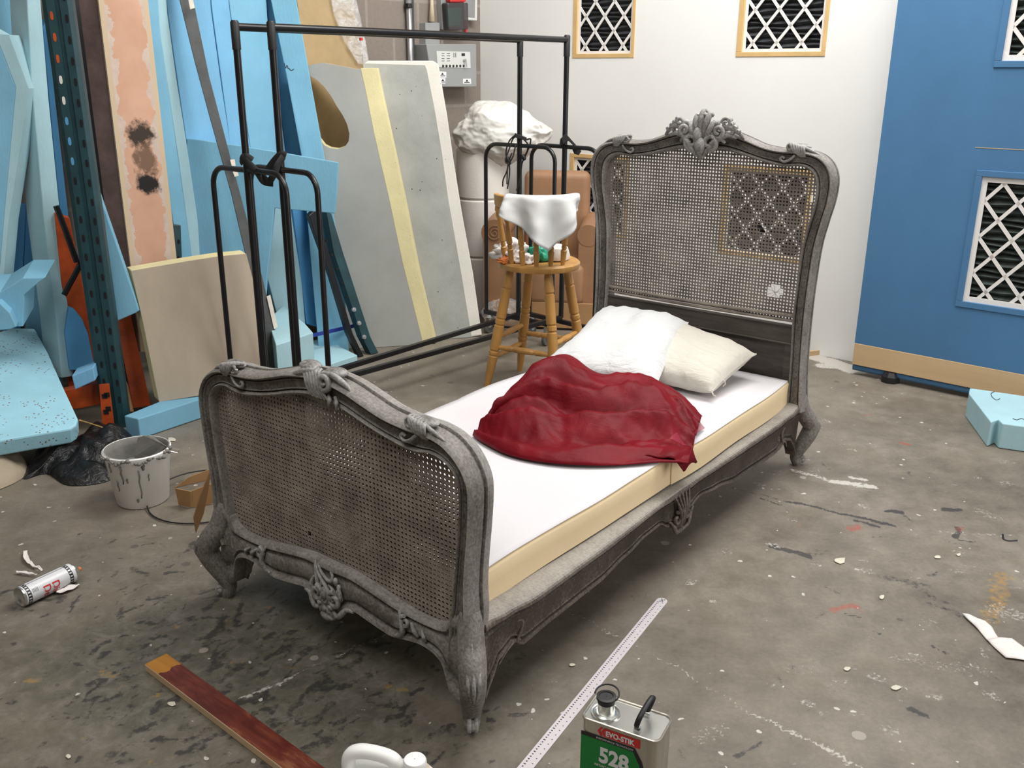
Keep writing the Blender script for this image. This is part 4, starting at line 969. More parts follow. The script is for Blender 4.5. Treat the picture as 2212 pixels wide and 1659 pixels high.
# ------------------------------------------------------------------ red cloth
NEAR = [(-.165, .80, .388), (-.09, .765, .392), (.05, .735, .392), (.20, .765, .394), (.35, .86, .394), (.47, .985, .394), (.545, 1.055, .388)]
FAR = [(-.205, 1.005, .392), (-.245, 1.18, .425), (-.225, 1.42, .520), (-.06, 1.46, .470), (.085, 1.53, .475), (.26, 1.50, .455), (.405, 1.425, .410)]
A = crom(NEAR, 16); B = crom(FAR, 16); nu = len(A); nv = 60; pts = []
def hump(x, c, w): return math.exp(-((x-c)/w)**2)
for i in range(nu):
    s = i/(nu-1)
    for j in range(nv):
        t = j/(nv-1); p = lerp(A[i], B[i], t)
        g = math.sin(math.pi*t)**.5
        q = t + .10*math.sin(s*4.0+.6) + .06*(mnoise.noise((s*3, t*3, 4)))
        amp = .016+.046*hump(s, .22, .24)+.042*hump(s, .66, .26)
        ph = q*4.2+.15; f = ph-math.floor(ph); f = (f/.72 if f < .72 else (1-f)/.28)**1.1       # leaning, sharp creased folds
        z = amp*f*g + .050*g*hump(s, .30, .22)*hump(t, .68, .30) + .040*g*hump(s, .72, .24)*hump(t, .64, .24) + .006*g
        z -= .070*hump(t, .40+.08*math.sin(s*5), .035)*hump(s, .30, .26)                       # deep crease from the gathered end
        z -= .045*hump(t, .63+.14*(s-.3), .030)*hump(s, .55, .2)
        z -= .035*hump(t, .22+.05*math.sin(s*6), .03)*hump(s, .72, .16)
        cr = Vector((s*6.5+1.6*t, t*4.6, 2.0)); z += .030*(.5-abs(mnoise.noise(cr)))*g + .016*(.5-abs(mnoise.noise(cr*2.1)))*g + .004*mnoise.noise(cr*6)*g - .020*g
        if s < .2: z += .020*g*(1-s/.2)*(1-abs(2*((t*6) % 1)-1))
        floor_z = .3895 + (.0 if p.y < 1.38 else 0)
        p.z = max(p.z+z, floor_z-(.05 if s > .97 and t < .2 else 0)); pts.append(bw(*p))
mb = MB(); mb.grid(pts, nu, nv)
rc_ = thing('red_cloth', 'crumpled crimson taffeta cloth thrown over the mattress and pillow', 'cloth', bw(.1, 1.1, .386), BRZ)
into(mb, rc_).build('cloth', M['red'], rc_, smooth=True, solid=.0015)
mb = MB(); pts = []                                       # turned-under tail at the mattress edge
for i in range(16):
    s = i/15
    for j in range(10):
        t = j/9
        p = lerp(lerp(Vector((.30, .93, .392)), Vector((.535, 1.045, .396)), s), lerp(Vector((.37, 1.16, .394)), Vector((.535, 1.14, .398)), s), t)
        p.z += .012*math.sin(math.pi*t)*(1-.3*s)+.008*abs(math.sin(s*9+t*4))+.004
        if s > .85: p.z -= .30*(s-.85)
        pts.append(bw(*p))
mb.grid(pts, 16, 10); into(mb, rc_).build('folded_tail', M['red'], rc_, smooth=True, solid=.0015)
mb = MB(); pts = []                                       # sheer edge
for i in range(10):
    s = i/9
    for j in range(5):
        t = j/4; p = lerp(lerp(Vector((.44, 1.10, .425)), Vector((.405, 1.36, .428)), s), lerp(Vector((.485, 1.13, .398)), Vector((.445, 1.37, .398)), s), t); p.z += .006*math.sin(s*8+t*3); pts.append(bw(*p))
mb.grid(pts, 10, 5); into(mb, rc_).build('sheer_hem', M['sheer'], rc_, smooth=True)
mb = MB(); pts = []
for i in range(10):
    s = i/9
    for j in range(6):
        t = j/5; p = lerp(lerp(Vector((.04, 1.555, .548)), Vector((.33, 1.50, .500)), s), lerp(Vector((.03, 1.64, .505)), Vector((.345, 1.535, .46)), s), t); p.z += .010*math.sin(math.pi*s)+.006*math.sin(s*9); pts.append(bw(*p))

# ------------------------------------------------------------------ garment racks
def rack(name, label, cx, cy, yaw, e0, zoff=0):
    a = math.radians(yaw); r = thing(name, label, 'clothes rack', (cx, cy, 0), a, 'black garment racks')
    L, zt, hu, zU = 1.933, 1.774, .262, 1.187
    mb = MB(); mb.tube([(-L/2, 0, zt), (L/2, 0, zt)], .0165, 12); mb.build('top_rail', M['black_metal'], r, smooth=True, angle=50)
    for s in (-1, 1):
        x = s*L/2
        mb = MB(); mb.tube([(x, 0, .158), (x, 0, zt+.012)], .0155, 12); po = mb.build('upright_pole', M['black_metal'], r, smooth=True, angle=50)
        mb = MB(); mb.tube([(x, 0, zt-.09), (x, 0, zt+.018), (x, 0, zt+.026)], [.0185, .0185, .013], 12); mb.build('pole_cap', M['black_rubber'], po, smooth=True, angle=50)
        c = .085; P = [(x, -hu, .13)]+[(x, -hu, z) for z in (.6, zU-c)]
        P += [(x, -hu+c*(1-math.cos(k*math.pi/12)), zU-c+c*math.sin(k*math.pi/12)) for k in range(1, 7)]
        P += [(x, hu-c*(1-math.cos((6-k)*math.pi/12)), zU-c+c*math.sin((6-k)*math.pi/12)) for k in range(0, 7)]
        P += [(x, hu, .6), (x, hu, .13)]
        mb = MB(); mb.tube(P, .0125, 10, up=(1, 0, 0)); mb.build('end_frame', M['black_metal'], r, smooth=True, angle=50)
        mb = MB(); mb.box((x, 0, .132), (.026, 2*hu+.03, .026)); mb.build('base_bar', M['black_metal'], r, bevel=.002)
        for q in (-1, 1):
            mb = MB(); y = q*(hu-.03)
            mb.tube([(x, y, .119), (x, y, .10)], [.02, .026], 10)
            for d in (-.016, .016): mb.prism([(x+.03, y+d-.0015, .105), (x-.02, y+d-.0015, .105), (x-.032, y+d-.0015, .040), (x-.010, y+d-.0015, .036)], (0, .003, 0))
            mb.box((x, y, .104), (.055, .036, .004))
            ca = mb.build('caster_fork', M['zinc'], r)
            mb = MB(); mb.lathe([(.001, -.012), (.034, -.012), (.0375, -.008), (.0375, .008), (.034, .012), (.001, .012)], (x-.016, y, .0375), 20, Matrix.Rotation(math.pi/2, 3, 'X')); mb.build('wheel', M['dark_grey_rubber'], ca, smooth=True, angle=40)
    mb = MB(); mb.box((0, 0, .158), (L, .026, .026)); mb.build('long_base_bar', M['black_metal'], r, bevel=.002)
    return r
ra = rack('garment_rack', 'black tubular garment rack nearer the stacked foam boards, with cables tied at its far end', -.564, 4.91, 51.489, 0)
rb = rack('garment_rack', 'black tubular garment rack nearer the pine stool, nested beside the other rack', -.360, 4.888, 46.75, 0)
# strap round the near poles
def rk(r, x, y, z): return Matrix.Translation(r.location) @ (Matrix.Rotation(r.rotation_euler.z, 4, 'Z') @ Vector((x, y, z)))
pa, pb = rk(ra, -.9665, 0, 1.2), rk(rb, -.9665, 0, 1.2)
st_ = thing('strap', 'black webbing strap twisted round the two near rack poles', 'strap', (pa+pb)/2-Vector((0, 0, .12)))
def band(px, d=0, w=.03, name='strap_band'):
    P = [pp(x, y, (pa+pb)/2+Vector((0, -.03+d_, 0)), Vector((0, -1, 0))) for x, y, d_ in px]
    mb = MB(); P = crom(P, 4); mb.tube(P, w/2, 8, sq=(1, .3), up=(0, 0, 1))
    mb.v = [v-st_.location for v in mb.v]; return mb.build(name, M['black_strap'], st_, smooth=True, angle=60)
band([(520, 338, -.02), (536, 352, -.035), (556, 372, -.03), (570, 392, -.02), (590, 396, -.02)])
band([(612, 338, -.01), (600, 356, -.03), (592, 376, -.035), (580, 392, -.03), (566, 378, -.02)])
band([(575, 372, .02), (590, 350, .01), (606, 334, .0), (618, 336, .0)])
band([(520, 352, .0), (530, 338, -.03), (545, 346, -.02)])
# cables on the far pole of the first rack
pc = rk(ra, .9665, 0, 1.1)
cb = thing('cable_bundle', 'black cables with plugs hanging from the far left rack pole', 'cables', pc-Vector((0, 0, .1)))
def cable(px, r=.0045, name='cable'):
    P = crom([pp(x, y, pc+Vector((0, -.035+d, 0)), Vector((0, -1, 0))) for x, y, d in px], 5); mb = MB(); mb.tube(P, r, 6)
    mb.v = [v-cb.location for v in mb.v]; return mb.build(name, M['wire'], cb, smooth=True)
cable([(1116, 290, 0), (1102, 302, 0), (1094, 322, 0), (1094, 340, 0), (1100, 350, -.01), (1108, 338, -.01), (1114, 312, 0)])
cable([(1118, 292, 0), (1108, 300, .01), (1100, 322, 0), (1092, 345, -.01), (1096, 352, -.01), (1106, 330, -.01)])
cable([(1099, 352, 0), (1094, 372, -.01), (1087, 388, 0), (1086, 403, 0)]); cable([(1100, 352, 0), (1101, 370, 0), (1099, 390, 0), (1096, 408, 0)]); cable([(1098, 352, -.01), (1096, 368, -.01), (1095, 398, -.01)])
cable([(1126, 296, 0), (1136, 302, 0), (1146, 300, 0), (1144, 316, 0), (1136, 332, 0), (1130, 340, 0)]); cable([(1130, 300, 0), (1140, 312, 0), (1138, 330, 0), (1128, 352, 0), (1124, 380, 0), (1116, 412, 0)])
for x, y, x2, y2 in ((1095, 338, 1101, 356), (1128, 334, 1134, 346)):
    P = [pp(x, y, pc+Vector((0, -.035, 0)), Vector((0, -1, 0))), pp(x2, y2, pc+Vector((0, -.035, 0)), Vector((0, -1, 0)))]; mb = MB(); mb.tube([P[0], lerp(P[0], P[1], .5), P[1]], [.008, .016, .009], 8); mb.v = [v-cb.location for v in mb.v]; mb.build('plug', M['black_rubber'], cb, smooth=True, angle=50)
mb = MB(); P = [pp(x, y, pc+Vector((0, -.02, 0)), Vector((0, -1, 0))) for x, y in ((1112, 287), (1138, 297), (1136, 304), (1111, 296))]; mb.prism(P, (0, -.02, 0)); mb.v = [v-cb.location for v in mb.v]; mb.build('strap', M['black_strap'], cb, bevel=.003)
pd = rk(rb, .9665, 0, 1.2)
mb = MB(); P = [pp(x, y, pd+Vector((0, -.03, 0)), Vector((0, -1, 0))) for x, y in ((1212, 298), (1222, 288), (1256, 326), (1250, 335), (1240, 332), (1236, 322), (1246, 322), (1228, 304), (1216, 312))]
mb.prism(P, (0, -.012, 0)); P = [pp(x, y, pd+Vector((0, .02, 0)), Vector((0, -1, 0))) for x, y in ((1210, 300), (1222, 288), (1220, 310), (1208, 314))]; mb.prism(P, (0, -.05, 0))
tag(mb.build('strap_buckle', M['black_strap'], bevel=.003), 'black strap clip hanging on the rack pole beside the headboard', 'strap')

# ------------------------------------------------------------------ pine bar stool
SO = Vector((.135, 4.735, 0)); SZ = .685
sf_ = Vector((-.47, -.88, 0)).normalized()        # the stool's back faces the camera's left
SYAW = math.atan2(sf_.y, sf_.x)-math.pi/2 + math.pi  # local -y is the backrest side
stl = thing('bar_stool', 'turned pine bar stool with spindle back, behind the bed', 'stool', SO, SYAW)
mb = MB(); n = 40
prof = []
for k in range(n):
    a = 2*math.pi*k/n; rr = .205*(1+.03*math.cos(2*a)); prof.append((rr*math.cos(a), rr*math.sin(a)))
rings = [(1.0, .650), (1.02, .660), (1.02, .676), (.97, .686), (.6, .680), (.01, .679)]
for s, z in rings: mb.v += [Vector((x*s, y*s, z)) for x, y in prof]
for i in range(len(rings)-1):
    for k in range(n): mb.f.append((i*n+k, i*n+(k+1) % n, (i+1)*n+(k+1) % n, (i+1)*n+k))
mb.f.append(tuple(range(n-1, -1, -1)))
mb.build('seat', M['pine'], stl, smooth=True, angle=40)
def turned(P0, P1, prof, n=12):
    P0, P1 = Vector(P0), Vector(P1); mb = MB(); mb.tube([lerp(P0, P1, t) for t, r in prof], [r for t, r in prof], n); return mb
LEGP = [(0, .017), (.05, .022), (.16, .025), (.165, .021), (.175, .021), (.18, .025), (.40, .026), (.405, .022), (.415, .022), (.42, .026), (.45, .026), (.455, .022), (.465, .022), (.47, .026), (.66, .027), (.665, .023), (.675, .023), (.68, .027), (.70, .027), (.705, .023), (.715, .023), (.72, .026), (.90, .020), (.95, .017), (1, .015)]
feet = {}
for sx in (-1, 1):
    for sy in (-1, 1):
        a = Vector((sx*.105, sy*.105, .655)); b = Vector((sx*.205, sy*.19, .0)); feet[(sx, sy)] = (a, b)
        turned(a, b, LEGP).build('leg', M['pine'], stl, smooth=True, angle=30)
STP = [(0, .009), (.1, .012), (.28, .016), (.32, .012), (.34, .015), (.45, .017), (.55, .017), (.66, .015), (.68, .012), (.72, .016), (.9, .012), (1, .009)]
def atz(k, z): a, b = feet[k]; return lerp(a, b, (a.z-z)/(a.z-b.z))
for k1, k2, z in (((-1, -1), (1, -1), .235), ((-1, 1), (1, 1), .235), ((-1, -1), (-1, 1), .285), ((1, -1), (1, 1), .285), ((-1, -1), (-1, 1), .175)):
    turned(atz(k1, z), atz(k2, z), STP, 10).build('stretcher', M['pine'], stl, smooth=True, angle=30)
SPP = [(0, .010), (.10, .013), (.28, .016), (.30, .011), (.34, .014), (.38, .011), (.40, .016), (.55, .014), (.75, .010), (.80, .015), (.86, .012), (.9, .017), (1, .010)]
CRZ = .985
for i in range(7):
    a = -math.pi/2 + (i-3)*.40; b0_ = Vector((.178*math.cos(a), .178*math.sin(a), .678)); t0 = Vector((.210*math.cos(a), .210*math.sin(a)-.012, CRZ-.02))
    turned(b0_, t0, SPP, 10).build('spindle', M['pine'], stl, smooth=True, angle=30)
mb = MB(); n = 26
for i in range(n+1):
    a = -math.pi/2 + lerp(-1.33, 1.33, i/n); h = .034*(1-.35*abs(2*i/n-1)**3)
    for rr, z in ((.200, -h), (.222, -h), (.226, h), (.203, h)): mb.v.append(Vector((rr*math.cos(a), rr*math.sin(a)-.012, CRZ+.01+z)))
for i in range(n):
    for j in range(4): mb.f.append((i*4+j, i*4+(j+1) % 4, (i+1)*4+(j+1) % 4, (i+1)*4+j))
mb.f += [(0, 1, 2, 3), tuple(n*4+3-j for j in range(4))]
mb.build('crest_rail', M['pine'], stl, bevel=.006, smooth=True, angle=40)
def stw(x, y, z): return Matrix.Translation(SO) @ (Matrix.Rotation(SYAW, 4, 'Z') @ Vector((x, y, z)))
# white cloth over the stool's back: draped along the rail arc
pts = []; nu, nv = 34, 34
lo_o = [.17, .20, .235, .27, .31, .345, .30, .25, .20, .16]    # how far it hangs on the outside, along the arc
for i in range(nu):
    s = i/(nu-1); a = -math.pi/2 + lerp(-.30, 1.50, s)
    q = s*(len(lo_o)-1); k = min(int(q), len(lo_o)-2); ho = lerp(lo_o[k], lo_o[k+1], q-k) - .09
    hi_ = .10+.05*math.sin(s*7)
    for j in range(nv):
        t = j/(nv-1)*2-1
        fold = .017*math.sin(s*17+.8)*min(1, abs(t)*1.5)*(1+abs(t)) + .006*mnoise.noise((s*8, t*4, 2))
        if t < -.12: d = (-t-.12)/.88; rr = .240+.016*d+fold; z = CRZ+.045-ho*d-.004
        elif t < .12: rr = .215-.022*(t/.12); z = CRZ+.050+.004*math.cos(t*12)
        else: d = (t-.12)/.88; rr = .190-.012*d+fold; z = CRZ+.045-hi_*d
        pts.append(stw(rr*math.cos(a), rr*math.sin(a)-.012, z))
mb = MB(); mb.grid(pts, nu, nv)
tag(mb.build('white_cloth', M['rag_white'], None, smooth=True, solid=.002), 'white cloth draped over the back of the pine stool', 'cloth')
# crumpled scraps and a plaster disc on the seat
def crumple(name, c, r, mat, seed, sc=(1, 1, .6), label=None, cat=None, group=None, rough=.55):
    bm = bmesh.new(); bmesh.ops.create_icosphere(bm, subdivisions=4, radius=r)
    mb = MB()
    for v in bm.verts:
        k = 1+rough*(abs(mnoise.noise(v.co/r*1.7+Vector((seed, 0, 0))))*1.5-.45+.6*mnoise.noise(v.co/r*3.6+Vector((0, seed, 0))))
        mb.v.append(Vector((v.co.x*k*sc[0], v.co.y*k*sc[1], max(-r*.5*sc[2], v.co.z*k*sc[2])))+Vector(c)+Vector((0, 0, r*.5*sc[2])))
    for f in bm.faces: mb.f.append(tuple(v.index for v in f.verts))
    bm.free(); o = mb.build(name, mat, None, smooth=True)
    if label: tag(o, label, cat, group)
    return o
crumple('crumpled_tissue', Vector((-.005, 4.74, .684)), .075, M['tissue'], 2.2, (1.2, 1, .9), 'heap of crumpled white tissue on the stool seat', 'tissue')
crumple('crumpled_tissue', Vector((.065, 4.65, .684)), .042, M['tissue'], 5.2, (1.2, 1, .8), 'smaller crumpled tissue on the stool seat beside the green bag', 'tissue')
crumple('green_bag', Vector((.125, 4.72, .684)), .05, M['green_plastic'], 7.2, (.9, 1, 1.2), 'crumpled green plastic bag on the stool seat', 'bag')
crumple('orange_scrap', Vector((-.03, 4.655, .684)), .032, M['orange_rag'], 3.7, (1.4, 1, .6), 'orange rag scrap among the tissue on the stool seat', 'rag')
mb = MB(); mb.lathe([(.001, 0), (.068, 0), (.072, .02), (.060, .06), (.04, .072), (.001, .074)], Vector((.225, 4.755, .686)), 24)
tag(mb.build('plaster_cup', M['poly'], None, smooth=True, angle=40), 'pale upturned round tub on the stool seat under the white cloth', 'tub')

# ================================================================== BOARDS, FOAM AND RACKING ALONG THE LEFT WALL
def plane(P, yaw, lean):
    a, l = math.radians(yaw), math.radians(lean)
    return Vector(P), (Vector((math.sin(a), -math.cos(a), 0))*math.cos(l) + Vector((0, 0, math.sin(l)))).normalized()
def onp(pl, x, y):
    p = pp(x, y, *pl); return p
def trace(name, px, P, yaw, lean, ext, mat, label=None, cat=None, group=None, bevel=.004, parent=None, holes=(), clamp=True):
    """a board with the outline seen in the photograph, standing on its own plane with its own thickness"""
    pl = plane(P, yaw, lean); pts = [onp(pl, *q) for q in px]
    if clamp: pts = [Vector((p.x, p.y, max(p.z, .002))) for p in pts]
    e = Vector(ext) if isinstance(ext, (tuple, list, Vector)) else -pl[1]*ext
    if clamp: e = Vector((e.x, e.y, max(e.z, 0))) if min(p.z for p in pts) < .02 else e
    mb = MB()
    if holes:
        bm = bmesh.new(); loops = [pts]+[[onp(pl, *q) for q in h] for h in holes]; ed = []
        for lp_ in loops:
            vs = [bm.verts.new(p) for p in lp_]; ed += [bm.edges.new((vs[i], vs[(i+1) % len(vs)])) for i in range(len(vs))]
        bmesh.ops.triangle_fill(bm, edges=ed, use_beauty=True); bm.verts.index_update()
        nv = len(bm.verts); mb.v = [v.co.copy() for v in bm.verts]+[v.co+e for v in bm.verts]
        for f in bm.faces: idx = [v.index for v in f.verts]; mb.f.append(tuple(idx)); mb.f.append(tuple(nv+i for i in reversed(idx)))
        for x in bm.edges:
            if len(x.link_faces) == 1: a, b = x.verts[0].index, x.verts[1].index; mb.f.append((a, b, b+nv, a+nv))
        bm.free()
    else: mb.prism(pts, e)
    if parent: mb.v = [v-parent.location for v in mb.v]
    o = mb.build(name, mat, parent, bevel=bevel)
    if label: tag(o, label, cat, group)
    return o
G = lambda x, y, z=0: tuple(gp(x, y, z))
TALL = 'tall blue foam sheets against the wall'
Y9 = 49
# tall sheets right at the back
def tall(px, P, lean, mat, label, th=.05, yaw=Y9): return trace('foam_sheet', px, P, yaw, lean, th, mat, label, 'foam sheet', TALL)
wallp = lambda t, d: tuple(CORNER+LD*t+LN*d)
tall([(312, -60), (339, -60), (345, 60), (372, 250), (385, 341), (415, 560), (430, 640), (400, 640), (345, 300)], wallp(2.15, .40), 2, M['blue'], 'tall blue foam sheet directly right of the peach plank')
tall([(335, -60), (356, -60), (362, 30), (383, 180), (402, 300), (440, 560), (450, 640), (425, 640), (385, 341), (345, 70)], wallp(2.05, .37), 2, M['blue_pale'], 'narrow pale blue foam sheet, second to the right of the peach plank')
tall([(355, -60), (452, -60), (456, 20), (478, 180), (493, 278), (520, 520), (530, 640), (440, 640), (402, 300), (363, 30)], wallp(1.95, .34), 2, M['blue2'], 'wide sky blue foam sheet behind the leaning grey steel bar')
tall([(451, -60), (489, -60), (495, 10), (515, 160), (541, 320), (560, 520), (570, 640), (522, 640), (493, 278), (458, 20)], wallp(1.75, .31), 2, M['blue2'], 'sky blue foam sheet just left of the second rack pole top')
tall([(488, -60), (572, -60), (578, 40), (600, 200), (620, 350), (640, 520), (650, 640), (560, 640), (541, 320), (497, 20)], wallp(1.6, .28), 2, M['blue'], 'wide blue foam sheet behind the two near rack poles')
_n12 = plane((0, 0, 0), 12, 7)[1]; _rs = gp(910, 745)+_n12*.085; _rs = Vector((_rs.x, _rs.y-.0, 0))
rs_ = trace('foam_sheet', [(560, -60), (626, -60), (640, 0), (672, 180), (703, 350), (730, 520), (745, 640), (755, 775), (690, 775), (652, 340), (620, 170), (585, 0)], tuple(_rs), 12, 7, .07, M['blue'], 'blue foam sheet with a pen mark, rightmost of the tall blue stack', 'foam sheet', TALL)
_pp = (_rs+_n12*.001, _n12)
for px in (((614, 136), (617, 147), (620, 141), (623, 149)), ((624, 147), (629, 152), (635, 149))):
    mb = MB(); mb.tube([v-rs_.location for v in crom([pp(x, y, *_pp) for x, y in px], 4)], .0018, 5); mb.build('pen_mark', M['black_ink'], rs_)
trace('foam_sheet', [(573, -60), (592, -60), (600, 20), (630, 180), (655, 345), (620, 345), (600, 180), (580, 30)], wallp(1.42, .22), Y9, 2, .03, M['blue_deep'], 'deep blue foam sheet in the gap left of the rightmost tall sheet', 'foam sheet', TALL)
# tan hardboard with film and the two big boards
tb = trace('hardboard_sheet', [(632, -60), (748, -60), (762, 0), (788, 140), (795, 300), (800, 640), (690, 640), (668, 180)], wallp(.95, .27), Y9, 3, .05, M['tan_panel'], 'tan hardboard sheet standing behind the board with the oval hole', 'board')
trace('film_wrap', [(705, -60), (752, -60), (770, 0), (790, 90), (798, 140), (775, 138), (745, 90), (722, 30)], wallp(.95, .295), Y9, 3, .008, M['clear'], 'crinkled clear film hanging over the edge of the tan hardboard', 'plastic film', bevel=0)
HOLE = [(667, 162), (684, 172), (700, 187), (715, 207), (728, 230), (741, 250), (750, 269), (755, 290), (753, 306), (745, 317), (730, 322), (713, 320), (701, 314), (690, 300), (680, 283), (671, 262), (664, 240), (659, 215), (656, 190), (658, 170)]
gb = thing('insulation_board', 'large grey faced yellow foam board with an oval hole cut near its top', 'board', G(860, 757))
gpl = (G(910, 745), 12, 7)
GB_ = [(779, 147), (791, 202), (808, 289), (840, 428), (870, 570), (898, 680), (914, 744)]
GP = [(640, 150), (664, 142), (696, 135), (776, 150)]+GB_+[(812, 764), (740, 778), (700, 560), (664, 300)]
trace('grey_face', GP, *gpl, .006, M['grey_skin'], parent=gb, holes=(HOLE,), bevel=0)
_pl = plane(*gpl); _q = tuple(Vector(gpl[0])-_pl[1]*.007)
trace('yellow_core', GP, _q, 12, 7, (-.010, .100, .0), M['yellow_foam'], parent=gb, holes=(HOLE,), bevel=0)
trace('cut_edge', GB_+[(941, 741), (905, 590), (880, 460), (855, 338), (828, 213), (815, 147)], *gpl, (.0, .09, .0), M['yellow_foam'], parent=gb, bevel=.002)
pb_ = thing('polystyrene_slab', 'speckled white polystyrene slab leaning right of the board with the oval hole', 'polystyrene slab', G(990, 738))
PB_ = [(922, 151), (939, 236), (955, 333), (968, 428), (997, 594), (1019, 728)]
WPn = [(786, 137), (918, 141)]+PB_+[(980, 742), (930, 756), (880, 640), (830, 400)]
ppl = (G(1019, 729), 14, 6)
trace('dirty_face', WPn, *ppl, .004, M['poly_grey'], parent=pb_, bevel=0)
_pl2 = plane(*ppl)
trace('white_core', [(786, 137), (795, 131), (935, 131), (947, 139)]+[(966, 250), (980, 347), (998, 460), (1022, 591), (1041, 724)]+[(1019, 728), (980, 742), (930, 756), (880, 640), (830, 400)], tuple(Vector(ppl[0])-_pl2[1]*.005), 14, 6, (-.01, .11, .0), M['poly_white'], parent=pb_, bevel=.006)
mb = MB(); a_ = pp(786, 141, Vector(gpl[0]), _pl[1]); a_ = pp(786, 141, plane(*gpl)[0]-plane(*gpl)[1]*.05, plane(*gpl)[1])
scw = thing('screwdriver', 'small red ended clear screwdriver stuck upright in the oval holed board', 'screwdriver', a_)
mb.tube([(0, 0, -.02), (-.004, 0, .06)], .0035, 6); mb.build('shaft', M['zinc'], scw)
mb = MB(); mb.tube([(-.004, 0, .06), (-.009, 0, .135)], .008, 8); mb.build('grip', M['clear'], scw)
mb = MB(); mb.tube([(-.009, 0, .135), (-.010, 0, .15)], .0105, 8); mb.build('end_cap', M['red_plastic'], scw)

# L-shaped blue board
trace('foam_cutout', [(404, 299), (417, 300), (500, 312), (600, 328), (731, 351), (728, 420), (724, 461), (593, 450), (585, 530), (577, 600), (574, 640), (560, 700), (440, 700), (386, 575), (392, 470)], (-1.15, 4.98, 0), 8, 4, .05, M['blue'], 'blue foam sheet with a notch cut from its lower right corner', 'foam sheet')
trace('foam_sheet', [(590, 452), (632, 440), (648, 560), (660, 700), (665, 730), (612, 735), (578, 600)], wallp(1.5, .50), 40, 4, .05, M['blue_pale'], 'pale blue foam sheet seen between the near rack poles under the notched sheet', 'foam sheet')
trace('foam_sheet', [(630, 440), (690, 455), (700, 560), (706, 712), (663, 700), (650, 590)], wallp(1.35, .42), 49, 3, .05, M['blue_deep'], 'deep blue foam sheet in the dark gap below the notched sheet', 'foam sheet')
trace('foam_sheet', [(690, 440), (722, 455), (740, 570), (762, 700), (775, 760), (735, 760), (705, 700), (700, 560)], wallp(1.25, .46), 49, 3, .05, M['blue'], 'blue foam sheet behind the bolted teal channel', 'foam sheet')
# low offcuts on the floor behind the rack
def flat(name, px, z, th, mat, label, cat='foam block', bevel=.004, group=None):
    P = [gp(x, y, z) for x, y in px]; mb = MB(); mb.prism(P, (0, 0, -th)); return tag(mb.build(name, mat, bevel=bevel), label, cat, group)
flat('foam_offcut', [(600, 762), (700, 728), (742, 752), (772, 767), (706, 789), (632, 796), (600, 800)], .05, .048, M['blue_pale'], 'flat pale blue foam offcut on the floor under the royal blue strip')
flat('foam_offcut', [(578, 690), (612, 660), (660, 700), (676, 718), (620, 738), (596, 745)], .30, .298, M['blue_pale'], 'upper pale blue foam offcut on the floor behind the grey steel bar')
P0, P1_ = gp(600, 742, .14), gp(768, 703, .16); mb = MB(); mb.tube([P0, P1_], .014, 4, sq=(1, .5))
tag(mb.build('blue_strip', M['royal']), 'narrow royal blue strip lying across the foam offcuts', 'strip')
# teal perforated channel with bolts
tc = thing('bolted_channel', 'dark teal perforated steel channel with bolts leaning on the grey faced board', 'steel channel', G(800, 768))
tpl = (G(795, 768), 45, 14)
trace('flange', [(705, 455), (716, 462), (742, 548), (775, 650), (800, 727), (818, 770), (802, 772), (783, 730), (756, 650), (722, 548)], *tpl, .06, M['teal'], parent=tc, bevel=.002)
trace('web', [(668, 466), (682, 452), (706, 530), (735, 630), (762, 720), (786, 772), (776, 772), (752, 720), (716, 600)], *tpl, .04, M['black_metal'], parent=tc, bevel=.002)
tpl_ = plane(*tpl)
for i, (x, y) in enumerate([(706, 520), (717, 551), (728, 581), (739, 611), (750, 641)]):
    mb = MB(); p = onp(tpl_, x, y); mb.tube([p+tpl_[1]*.002, p-tpl_[1]*.004], .008, 8); mb.v = [v-tc.location for v in mb.v]; mb.build('hole', M['hole'], tc)
for i, (x, y) in enumerate([(763, 669), (774, 698), (785, 728)]):
    mb = MB(); p = onp(tpl_, x, y); mb.tube([p, p+tpl_[1]*.012], .014, 6); mb.tube([p+tpl_[1]*.012, p+tpl_[1]*.016], .006, 6)
    mb.v = [v-tc.location for v in mb.v]; mb.build('bolt', M['zinc'], tc)

# cream/tan laminated board and the foam plank under it
cpl = (G(343, 868, .10), 24, 13)
lb_ = thing('laminated_board', 'tan faced board with a cream foam edge standing on the blue foam plank', 'board', G(470, 855))
CP = [(284, 585), (330, 577), (400, 565), (470, 554), (532, 548), (548, 610), (566, 700), (580, 800), (560, 832), (460, 850), (344, 868), (330, 800), (310, 700)]
_c = plane(*cpl)
trace('tan_face', CP, *cpl, .006, M['mdf'], parent=lb_, bevel=0, clamp=False)
trace('cream_core', CP, tuple(_c[0]-_c[1]*.0065), 24, 13, (-.040, .045, .010), M['yellow_foam'], parent=lb_, clamp=False)
top = [gp(268, 898, .1), gp(298, 905, .1), gp(445, 858, .1), gp(560, 822, .1), gp(540, 806, .1), gp(345, 867, .1)]
mb = MB(); mb.prism(top, (0, 0, -.098)); tag(mb.build('foam_plank', M['blue'], bevel=.005), 'long blue foam plank on the floor under the tan faced board', 'foam plank')
